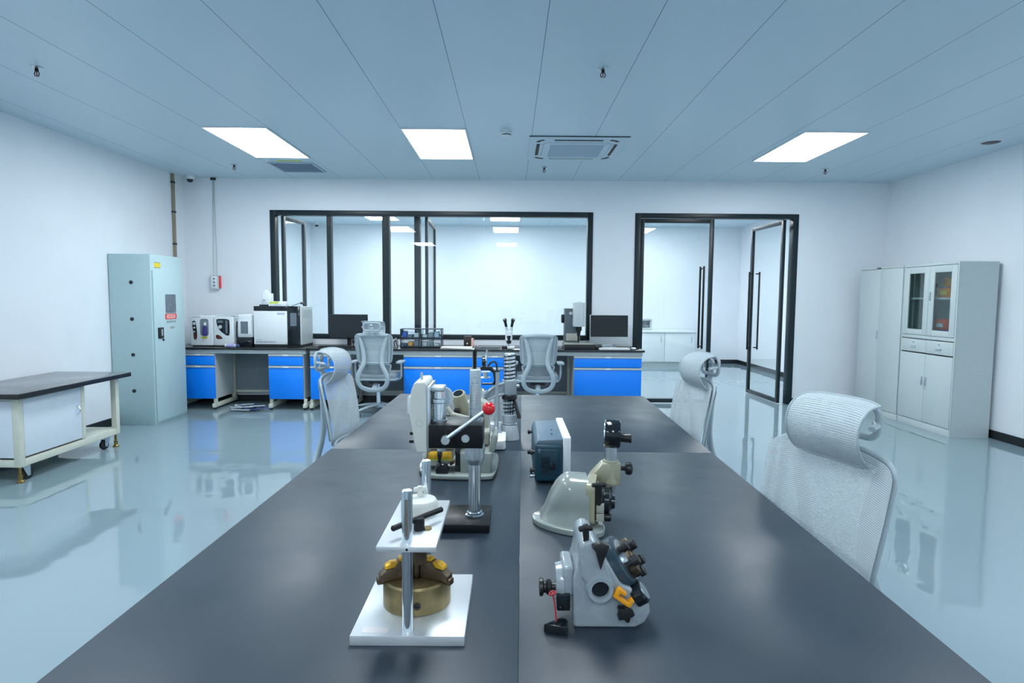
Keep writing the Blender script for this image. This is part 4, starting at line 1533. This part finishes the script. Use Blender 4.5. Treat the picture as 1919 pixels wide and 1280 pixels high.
MB().turn((.090, Y0+.032, .064), (.060, Y0+.032, .064), [(0, 0), (.008, 0), (.008, .006), (.014, .008), (.015, .014), (.011, .018), (.011, .021), (.017, .024), (.017, .030), (0, .031)], 20).build('index_knob', M['blackplastic'], t)


def tee_screw(parent, p, top, r=.0065, w=.013, ax=(1, .25, 0)):
    b = MB()
    p, top = Vector(p), Vector(top)
    b.cyl(p, top, r*.75, r, n=14, ch=.001)
    a = Vector(ax).normalized()*w
    up = (top-p).normalized()*.004
    b.cyl(top-a-up, top+a-up, .0055, n=12, ch=.0015)
    b.ball(top-up*.5, .0075, 12)
    b.build('clamp_screw', M['blackplastic'], parent)


tee_screw(t, (.146, Y0+.004, .150), (.143, Y0+.000, .196))
b = MB()
b.prism([(.152, .166), (.167, .174), (.185, .169), (.181, .157), (.175, .141), (.169, .122), (.164, .140), (.160, .156)], Y0-.024, Y0-.008, 'xz', .002)
b.build('wedge_screw', M['blackplastic'], t)
# inclined dial ring on the right slope
C0 = Vector((.213, Y0+.058, .097))
AX = Vector((.80, -.16, .60)).normalized()
o1 = MB().turn(C0, C0+AX*.03, [(0, 0), (.050, 0), (.052, .002), (.052, .018), (.049, .021), (.043, .022), (.043, .018), (0, .018)], 44).build('dial_ring', mat('dark_blue_grey', (.03, .06, .085), .3), t)
MB().turn(C0+AX*.0185, C0+AX*.03, [(0, 0), (.042, 0), (.042, .004), (.028, .006), (.028, .012), (0, .012)], 36).build('dial_plate', M['steel'], o1)
pu = AX.cross(Vector((0, 1, 0))).normalized()
pv = AX.cross(pu).normalized()
for k, (a, rr_, L) in enumerate(((.4, .032, .026), (1.5, .027, .030), (2.6, .033, .024), (3.7, .028, .028), (4.8, .032, .022), (5.6, .017, .034))):
    q = C0+AX*.02+(pu*math.cos(a)+pv*math.sin(a))*rr_
    MB().turn(q, q+AX*L, [(0, 0), (.006, 0), (.006, L*.5), (.010, L*.52), (.010, L*.95), (.008, L), (0, L)], 14).build('clamp_knob', M['blackplastic'], o1)
q = C0+AX*.024
MB().prism([(-.040, -.010), (.040, -.010), (.040, .010), (-.040, .010)], 0, .016, 'xy', .003, M=Matrix.Translation(q) @ AX.to_track_quat('Z', 'Y').to_matrix().to_4x4() @ Matrix.Rotation(.5, 4, 'Z')).build('jaw_bridge', M['brown'], o1)
ro = MB().turn(Vector((.240, Y0+.014, .056)), Vector((.240, Y0+.014, .056))+AX*.024, [(0, 0), (.022, 0), (.022, .018), (.019, .021), (0, .021)], 28).build('side_roller', M['screen'], t)
RP = Vector((.240, Y0+.014, .056))+AX*.0205
MB().turn(RP, RP+AX*.003, [(0, 0), (.0165, 0), (.0165, .002), (0, .0022)], 28).build('roller_plate', M['steel'], ro)
# orange clip and star knob
RC = Matrix.Translation((.206, Y0-.014, .0595)) @ Matrix.Rotation(.62, 4, 'Y')
MB().prism([(-.018, .002), (-.018, .022), (.0, .022), (.0, .015), (-.010, .015), (-.010, .009), (.012, .009), (.012, .018), (.020, .018), (.020, .002)], -.008, .006, 'xz', .0015, M=RC).build('orange_clip', M['orange'], t)
SK = .038
pts = []
for k in range(60):
    a = 2*PI*k/60
    r = .0135+.0028*math.cos(5*a)
    pts.append((.217+r*math.cos(a), SK+r*math.sin(a)))
MB().prism(pts, Y0-.022, Y0-.006, 'xz', .002).cyl((.217, Y0-.008, SK), (.217, Y0+.004, SK), .006).build('star_knob', M['blackplastic'], t)

t = on_table('wedge_tag', 'black wedge on red string beside the grey fixture', 'wedge', 0, 0)
MB().prism([(.066, 1.075), (.108, 1.062), (.112, 1.085), (.108, 1.104)], 0, .018, 'xy', .002).build('wedge', M['screen'], t)
b = MB()
b.tube(smooth([(.090, 1.083, .018), (.088, 1.086, .045), (.083, 1.088, .070)]), .0016, 6)
b.tube([(.083+.006*math.cos(q*.7), 1.09+.006*math.sin(q*.7), .068+.002*math.sin(q)) for q in range(9)], .0018, 6, True)
b.build('red_string', M['redwire'], t)

# --- cast indexing head with gauge (centre right)
t = on_table('sharpening_head', 'glossy grey green cast head with cream bracket, right of the table seam', 'grinding head', 0, 0)
cx, cy = .160, 1.635
BYC = 1.600
pts = []
for k in range(56):
    a = 2*PI*k/56
    ca, sa = math.cos(a), math.sin(a)
    rx = .098
    ry = .072+.010*ca
    x = rx*math.copysign(abs(ca)**.85, ca)
    y = ry*math.copysign(abs(sa)**.85, sa)
    pts.append((cx+x*.97, BYC+y-x*.36))
MB().prism(pts, 0, .016, 'xy', .006, 3).build('base', M['castgreen'], t)
b = MB()


def dome(i, j):
    # i along x, j over the arch
    x = .098+.114*i
    q = min(1., i/.62)
    hh = .124*math.sin(q*PI/2)**.62
    ww = .030+.036*math.sin(q*PI/2)**.8
    a = PI*j
    e = .55
    yy = ww*math.copysign(abs(math.cos(a))**e, math.cos(a))
    zz = hh*abs(math.sin(a))**e
    fl = .012*math.exp(-zz/.012)
    return Vector((x-fl*(1-i), cy-.010-.22*(x-cx)-yy-math.copysign(fl, yy), .014+zz))


b.grid(dome, 26, 36)
b.grid(lambda i, j: dome(1, j).lerp(Vector((.212, cy-.022, .014)), i), 1, 36)
b.build('casting', M['castgreen'], t, ang=50)
RY = Matrix.Translation((.214, cy-.024, .0)) @ Matrix.Rotation(-.20, 4, 'Z')
MB().prism(rrect(-.058, .058, .018, .130, .018, 6), 0, .024, 'yz', .004, M=RY).build('face_plate', M['cream'], t)
MB().prism(rrect(-.050, .048, .026, .121, .014, 6), .0235, .034, 'yz', .003, M=RY).build('dark_plate', M['brown'], t)
MB().box(.028, .048, -.056, -.038, .030, .052, .002, M=RY).box(.028, .048, -.056, -.038, .054, .078, .002, M=RY).build('slide_block', M['creamlight'], t)
MB().turn(RY @ Vector((.032, -.005, .070)), RY @ Vector((.075, -.005, .070)), [(0, 0), (.044, 0), (.044, .010), (.034, .016), (.034, .028), (.020, .034), (.016, .043), (0, .043)], 32).build('index_disc', M['screen'], t)
for yy, zz, L, r in ((-.030, .036, .030, .011), (.028, .044, .026, .010), (.02, .10, .026, .008)):
    MB().turn(RY @ Vector((.034, yy, zz)), RY @ Vector((.034+L+.012, yy, zz)), [(0, 0), (r*.6, 0), (r*.6, L*.5), (r, L*.5), (r, L), (r*.7, L+.003), (0, L+.003)], 16).build('clamp_knob', M['blackplastic'], t)
tee_screw(t, RY @ Vector((.034, -.052, .075)), RY @ Vector((.034, -.056, .134)), .0085, .019, (1, .1, 0))
# bracket, column and gauge
gx, gy_ = .286, cy+.035
MB().prism([(.226, .120), (.262, .160), (.312, .160), (.312, .108), (.296, .102), (.262, .102), (.244, .098)], gy_-.022, gy_+.022, 'xz', .005).build('bracket', M['cream'], t)
MB().turn((gx, gy_, .096), (gx, gy_, .164), [(0, 0), (.026, 0), (.028, .003), (.028, .010), (.024, .018), (.022, .068), (0, .068)], 30).build('bracket_socket', M['cream'], t)
MB().cyl((gx, gy_, .160), (gx, gy_, .212), .0165, n=24, ch=.001).build('column', M['steel'], t)
MB().turn((gx+.020, gy_, .140), (gx+.064, gy_, .140), [(0, 0), (.006, 0), (.006, .022), (.016, .023), (.018, .028), (.018, .036), (.014, .040), (0, .040)], 20).build('clamp_knob', M['blackplastic'], t)
MB().cyl((gx+.004, gy_-.01, .070), (gx+.004, gy_-.01, .110), .009, n=18, ch=.002).build('lower_pin', M['steel'], t)
gc = Vector((gx-.016, gy_, .240))
AXg = Vector((1, -.20, 0)).normalized()
g = MB().turn(gc, gc+AXg*.045, [(0, .004), (.031, .004), (.032, 0), (.038, 0), (.040, .003), (.040, .036), (.036, .042), (0, .042)], 36).build('gauge_body', M['screen'], t)
MB().turn(gc+AXg*.003, gc-AXg*.01, [(0, 0), (.030, 0), (.030, .0015), (0, .002)], 36).build('gauge_face', M['paper'], g)
MB().turn(gc-AXg*.002, gc+AXg*.008, [(.031, 0), (.037, -.001), (.037, .006), (.031, .006)], 36).build('gauge_rim', M['chrome'], g)
b = MB()
for k in range(24):
    a = 2*PI*k/24
    p = Vector((0, math.cos(a), math.sin(a)))
    b.cyl(gc-AXg*.0005+p*.023, gc-AXg*.0005+p*.028, .0007, n=5)
b.cyl(gc-AXg*.001, gc-AXg*.001+Vector((0, .010, .018)), .0009, n=5)
b.build('gauge_marks', M['screen'], g)
MB().turn(gc+AXg*.041-Vector((0, 0, .010)), gc+AXg*.075-Vector((0, 0, .010)), [(0, 0), (.012, 0), (.013, .024), (.014, .026), (.014, .031), (0, .032)], 20).build('gauge_knob', M['blackplastic'], g)

# --- teal instrument
t = on_table('oscilloscope', 'teal boxed instrument with white front bezel standing right of the seam', 'instrument', .086, 1.970)
w, d, h = .095, .33, .150
MB().box(0, w, 0, d, .006, h-.018, .010, 3).build('housing', M['teal'], t)
MB().prism([(0, h-.020), (w, h-.020), (w, h+.0), (.012, h-.004)], .006, d-.006, 'xz', .004).build('top_cover', M['tealtop'], t)
MB().prism(rrect(w-.002, w+.024, -.004, d+.004, .008), .004, h+.006, 'xy', .005).build('front_bezel', M['white'], t)
MB().box(.012, w-.018, -.0045, .004, .030, h-.034, .003).build('side_recess', mat('dark_teal', (.006, .045, .075), .5), t)
b = MB()
for k in range(9):
    b.box(.020, .048, -.006, -.004, .036+k*.0065, .039+k*.0065)
b.build('vents', M['screen'], t)
MB().prism(rrect(.050, .068, .048, .072, .003), -.008, -.004, 'xz', .001).build('socket', M['screen'], t)
MB().box(.010, .018, -.006, .006, .104, .118, .002).build('side_clip', M['tealtop'], t)
for y, z in ((.02, .102), (.30, .108), (.02, .040), (.02, .022), (.30, .03)):
    MB().turn((.002, y, z), (-.018, y, z), [(0, 0), (.006, 0), (.006, .008), (.009, .009), (.009, .016), (.006, .018), (0, .018)], 16).build('rear_terminal', M['steel' if z < .03 else 'blackplastic'], t)
for x in (.015, w):
    for y in (.02, d-.02):
        MB().cyl((x, y, 0), (x, y, .011), .007, n=14).build('foot', M['rubber'], t)
MB().cyl((w+.023, .14, .085), (w+.034, .14, .085), .008, n=18, ch=.002).cyl((w+.023, .10, .11), (w+.032, .10, .11), .006, n=18, ch=.002).build('front_knob', M['white'], t)
for sx, sy in ((.060, .08), (.064, .15)):
    MB().cyl((sx, sy, h-.001), (sx, sy, h+.001), .003, n=10).build('cover_screw', M['screen'], t)

# --- black lever press
t = on_table('lever_press', 'black lever press with red ball knob and white side cover', 'press', 0, 0)
MB().box(-.215, -.050, 1.548, 1.705, 0, .021, .0015).build('base_plate', M['blackmetal'], t)
cx, cy = -.0935, 1.618
MB().turn((cx, cy, .021), (cx, cy, .222), [(0, 0), (.024, 0), (.025, .002), (.025, .005), (.021, .007), (.021, .012), (.0168, .013), (.0168, .200), (0, .200)], 36).build('column', M['chrome'], t)
pts = []
for k in range(80):
    a = 2*PI*k/80
    r = .0262+.0014*(1 if (k//5) % 2 else -1)
    pts.append((cx+r*math.cos(a), cy+r*math.sin(a)))
MB().prism(pts, .182, .2185, 'xy').turn((cx, cy, .166), (cx, cy, .183), [(.0168, 0), (.020, 0), (.025, .014), (.025, .017), (.0168, .017)], 36).build('ring_nut', M['steel'], t)
MB().box(-.213, -.070, 1.572, 1.690, .219, .281, .0012).build('head_block', M['blackmetal'], t)
# indexed upper column
pr = [(0, 0), (.0155, 0)]
z = .002
while z < .138:
    pr += [(.0155, z), (.0155, z+.0062), (.0145, z+.0066), (.0145, z+.0074), (.0155, z+.0078)]
    z += .008
pr += [(.0155, z), (.0145, z+.002), (0, z+.002)]
MB().turn((cx, cy+.02, .281), (cx, cy+.02, .43), pr, 32).build('indexed_column', M['steel'], t)
cov = [(-.250, .394), (-.224, .396), (-.219, .388), (-.217, .206), (-.245, .205), (-.256, .262), (-.264, .312), (-.264, .345), (-.259, .372)]
MB().prism(cov, 1.575, 1.715, 'xz', .005, 3).build('side_cover', M['ivory'], t)
MB().box(-.2180, -.2105, 1.580, 1.71, .206, .382, .001).build('backing_plate', M['steel'], t)
MB().prism(rrect(-.273, -.260, .304, .352, .005), 1.60, 1.66, 'xz', .003).build('cover_latch', M['white'], t)
MB().cyl((-.237, 1.62, .394), (-.237, 1.62, .415), .0035, n=12).build('cover_pin', M['steel'], t)
MB().turn((-.237, 1.5752, .285), (-.237, 1.573, .285), [(.010, 0), (.010, .0012), (.008, .0012), (.008, 0)], 28).build('cover_emblem', M['carcass'], t)
MB().cyl((-.268, 1.60, .230), (-.256, 1.60, .230), .004, n=12).cyl((-.266, 1.60, .252), (-.256, 1.60, .252), .004, n=12).build('cover_screw', M['screen'], t)
MB().box(-.2105, -.174, 1.605, 1.655, .364, .378, .003).build('top_bracket', M['steel'], t)
MB().turn((-.190, 1.628, .281), (-.190, 1.628, .366), [(0, 0), (.0205, 0), (.0205, .004), (.0185, .006), (.0185, .050), (.0205, .052), (.0205, .062), (.017, .064), (.0165, .093), (0, .093)], 32).build('ram', M['chrome'], t)
pts = []
for k in range(96):
    a = 2*PI*k/96
    r = .0285+(.0006 if k % 2 else -.0006)
    pts.append((-.185+r*math.cos(a), .340+r*math.sin(a)))
MB().prism(pts, 1.662, 1.676, 'xz', 0).build('knurled_wheel', M['steel'], t)
# lever
MB().turn((-.158, 1.5725, .262), (-.158, 1.558, .262), [(0, 0), (.0185, 0), (.0185, .004), (.014, .005), (.014, .009), (.010, .010), (.010, .0145), (0, .0145)], 32).build('lever_boss', M['blackmetal'], t)
lv = MB().turn((-.165, 1.5725, .248), (-.165, 1.535, .248), [(0, 0), (.009, 0), (.009, .014), (.0125, .016), (.0125, .034), (.011, .037), (0, .037)], 8).build('lever_hub', M['steel'], t)
MB().cyl((-.160, 1.546, .253), (-.061, 1.543, .326), .0058, .0052, n=18).build('lever_rod', M['steel'], lv)
MB().ball((-.053, 1.543, .332), .0168, 28).build('ball_knob', M['red'], lv)
MB().turn((-.115, 1.5725, .247), (-.115, 1.564, .247), [(0, 0), (.0108, 0), (.0112, .002), (.0105, .008), (.0055, .008), (.0055, .004), (0, .004)], 28).build('cap_screw', M['steel'], t)
MB().cyl((-.185, 1.625, .200), (-.185, 1.625, .2195), .012).build('ram_tip', M['steel'], t)

# --- beige two slide fixture behind the press
t = on_table('slide_fixture', 'beige and bronze two slide fixture standing behind the lever press', 'fixture', 0, 0)
bp = smooth([(-.325, 2.10), (-.285, 2.02), (-.25, 1.995), (-.065, 1.99), (-.045, 2.02), (-.035, 2.27), (-.06, 2.32), (-.27, 2.33), (-.32, 2.28)], 2, True)
MB().prism([(p.x, p.y) for p in bp], .004, .018, 'xy', .004).build('base', M['castgreen'], t)
MB().prism([(p.x*.98-.003, p.y*.98+.043) for p in bp], 0, .006, 'xy').build('base_pad', M['rubber'], t)
MB().slab(-.168, -.058, 2.03, 2.17, .017, .085, .010, bev=.004).build('right_block', M['castgreen'], t)
MB().prism([(-.072, .085), (-.050, .085), (-.038, .135), (-.046, .150), (-.056, .140)], 2.05, 2.30, 'xz', .005).build('right_flange', M['castgreen'], t)
MB().prism([(-.300, .017), (-.275, .017), (-.275, .10), (-.292, .10)], 2.06, 2.25, 'xz', .004).build('left_rail', M['castgreen'], t)
MB().prism([(-.290, .050), (-.268, .038), (-.215, .036), (-.190, .064), (-.184, .094), (-.190, .112), (-.282, .112), (-.297, .080)], 2.045, 2.11, 'xz', .004).build('jaw_holder', M['creamlight'], t)
for x in (-.262, -.214):
    MB().prism([(x-.018, .064), (x+.018, .064), (x+.016, .088), (x-.013, .088)], 2.034, 2.05, 'xz', .002).build('yellow_block', M['tip'], t)
MB().box(-.2425, -.2335, 2.032, 2.05, .052, .092, .001).build('slot', M['screen'], t)
MB().box(-.280, -.196, 2.0435, 2.05, .0565, .0625).build('green_edge', M['limelabel'], t)
MB().box(-.285, -.19, 2.040, 2.05, .093, .098, .001).build('dark_edge', M['brown'], t)
MB().prism([(-.298, .070), (-.283, .066), (-.278, .108), (-.294, .100)], 2.036, 2.06, 'xz', .003).build('pale_jaw', M['ivory'], t)
MB().turn((-.228, 2.05, .030), (-.228, 2.014, .030), [(0, 0), (.010, 0), (.010, .012), (.022, .014), (.0235, .018), (.0235, .030), (.020, .035), (0, .036)], 30).build('hand_knob', M['screen'], t)
MB().cyl((-.200, 2.045, .045), (-.186, 2.02, .062), .006, n=12, ch=.001).build('slide_lever', M['brown'], t)
MB().box(-.185, -.168, 2.04, 2.16, .017, .11, .003).build('dark_slide', M['screen'], t)
b = MB()
b.box(-.285, -.07, 2.14, 2.27, .085, .14, .010, 3)
b.build('saddle', M['creamlight'], t)
# upper head seen over the press
MB().turn((-.172, 2.20, .205), (-.187, 2.165, .275), [(0, 0), (.024, 0), (.026, .010), (.026, .070), (.0235, .074), (.0175, .074), (.0165, .055), (0, .055)], 30).build('head_socket', M['cream'], t)
MB().cyl((-.1855, 2.1685, .268), (-.1862, 2.1668, .2712), .0172, n=24).build('bore', M['screen'], t)
MB().prism([(-.200, .12), (-.075, .12), (-.075, .225), (-.105, .240), (-.150, .235), (-.190, .205), (-.215, .165)], 2.19, 2.27, 'xz', .008).build('head_block', M['creamlight'], t)
MB().turn((-.170, 2.20, .150), (-.172, 2.135, .172), [(0, 0), (.034, 0), (.030, .030), (.022, .050), (.021, .068), (.016, .070), (0, .070)], 26).build('nose_cone', M['cream'], t)
for p, q, r in (((-.228, 2.15, .225), (-.196, 2.14, .188), .010), ((-.205, 2.11, .205), (-.110, 2.11, .182), .009), ((-.150, 2.09, .165), (-.085, 2.09, .140), .008), ((-.215, 2.12, .150), (-.165, 2.11, .175), .009)):
    MB().cyl(p, q, r, r*.85, n=16, ch=.002).build('clamp_arm', M['creamlight'], t)
MB().cyl((-.182, 2.108, .200), (-.135, 2.105, .176), .0048, n=12, ch=.001).build('dark_pin', M['screen'], t)
MB().box(-.200, -.178, 2.145, 2.18, .196, .216, .003).build('dark_clamp', M['screen'], t)
for p, q in (((-.222, 2.10, .152), (-.238, 2.075, .150)), ((-.210, 2.12, .188), (-.226, 2.10, .192)), ((-.205, 2.10, .135), (-.212, 2.075, .135)), ((-.115, 2.12, .160), (-.100, 2.09, .165)), ((-.11, 2.13, .195), (-.098, 2.10, .198))):
    MB().turn(p, q, [(0, 0), (.006, 0), (.007, .008), (.0125, .010), (.0125, .022), (.010, .025), (0, .025)], 16).build('clamp_knob', M['screen'], t)

# --- comparator stand with spiral column
t = on_table('comparator_stand', 'grey measuring stand with a black spiral column near the far table end', 'measuring stand', 0, 2.60)
MB().lathe([(0, 0), (.044, 0), (.046, .004), (.036, .062), (.032, .070), (.030, .072), (.030, .108), (.027, .112), (0, .112)], 36, Matrix.Translation((0, 0, 0))).build('base', M['castgrey'], t)
MB().cyl((0, 0, .065), (0, 0, .070), .0335, n=36).build('base_groove', M['screen'], t)
MB().prism(rrect(-.102, -.014, -.20, -.01, .020), .004, .040, 'xy', .008, 3).build('foot_tray', M['white'], t)
MB().prism([(-.088, .020), (-.030, .020), (-.036, .078), (-.078, .078)], -.06, -.02, 'xz', .006).box(-.086, -.020, -.01, .05, .0, .07, .008).build('anvil_block', M['castgrey'], t)
MB().cyl((0, 0, .11), (0, 0, .376), .0250, n=36, ch=.002).build('column', M['chrome'], t)
b = MB()
n = 16*24
b.tube([(.0252*math.cos(2*PI*k/24), .0252*math.sin(2*PI*k/24), .112+.258*k/n) for k in range(n+1)], .0032, 6)
b.build('spiral_thread', M['screen'], t)
MB().turn((0, 0, .176), (0, 0, .200), [(.025, 0), (.030, 0), (.033, .004), (.033, .020), (.030, .024), (.025, .024)], 36).build('adjusting_ring', M['blackplastic'], t)
MB().turn((0, 0, .200), (0, 0, .262), [(.025, 0), (.031, 0), (.032, .002), (.032, .060), (.030, .062), (.025, .062)], 36).build('clamp_collar', M['castgrey'], t)
armp = smooth([(-.024, .252), (-.060, .244), (-.098, .214), (-.124, .172), (-.118, .158), (-.095, .172), (-.060, .190), (-.024, .198)], 1, True)
b = MB()
b.prism([(p.x, p.y) for p in armp], -.022, .008, 'xz', .005)
b.tube(smooth([(-.022, -.024, .250), (-.060, -.024, .238), (-.095, -.024, .210), (-.118, -.024, .172)], 2), .007, 8)
b.tube(smooth([(-.022, -.024, .203), (-.060, -.024, .195), (-.092, -.024, .178)], 2), .006, 8)
b.build('arm', M['castgrey'], t)
MB().cyl((.024, .0, .235), (.042, -.005, .235), .008, n=14, ch=.002).cyl((.024, .0, .250), (.040, -.005, .255), .006, n=14).build('clamp_screw', M['steel'], t)
MB().cyl((.022, -.015, .175), (.044, -.03, .098), .006, .009, n=14, ch=.003).build('clamp_lever', M['blackplastic'], t)
MB().cyl((-.054, -.02, .08), (-.054, -.02, .300), .0115, n=18).build('spindle', M['castgrey'], t)
MB().cyl((-.054, -.02, .300), (-.054, -.02, .306), .013, n=18).build('spindle_cap', M['screen'], t)
b = MB()
b.tube(smooth([(-.054, -.02, .305), (-.056, -.02, .335), (-.068, -.02, .345), (-.085, -.02, .335), (-.094, -.02, .318)]), .004, 8)
b.build('bent_rod', M['cable_dark'], t)
MB().prism([(-.125, .305), (-.085, .305), (-.072, .295), (-.066, .262), (-.072, .250), (-.120, .250), (-.120, .243), (-.062, .243), (-.056, .262), (-.060, .300), (-.078, .322), (-.125, .322)], -.03, -.012, 'xz', .002).build('fork', M['screen'], t)
MB().turn((-.105, -.02, .272), (-.105, -.02, .300), [(0, 0), (.024, 0), (.024, .003), (.010, .006), (.010, .022), (.022, .024), (.022, .027), (0, .028)], 24).build('lens_mount', M['steel'], t)
MB().turn((-.112, -.02, .205), (-.130, -.04, .205), [(0, 0), (.022, 0), (.023, .004), (.023, .012), (.020, .016), (0, .016)], 28).build('round_dial', M['steel'], t)
MB().turn((-.118, -.02, .342), (-.100, -.02, .342), [(0, 0), (.020, 0), (.024, .003), (.024, .012), (.020, .014), (0, .014)], 28).build('indicator_body', M['screen'], t)
MB().turn((-.104, -.02, .350), (-.092, -.02, .350), [(0, 0), (.023, 0), (.024, .002), (.023, .006), (0, .006)], 28).build('indicator_face', M['steel'], t)
MB().cyl((-.098, -.02, .372), (-.098, -.02, .392), .004, n=10).build('indicator_stem', M['steel'], t)
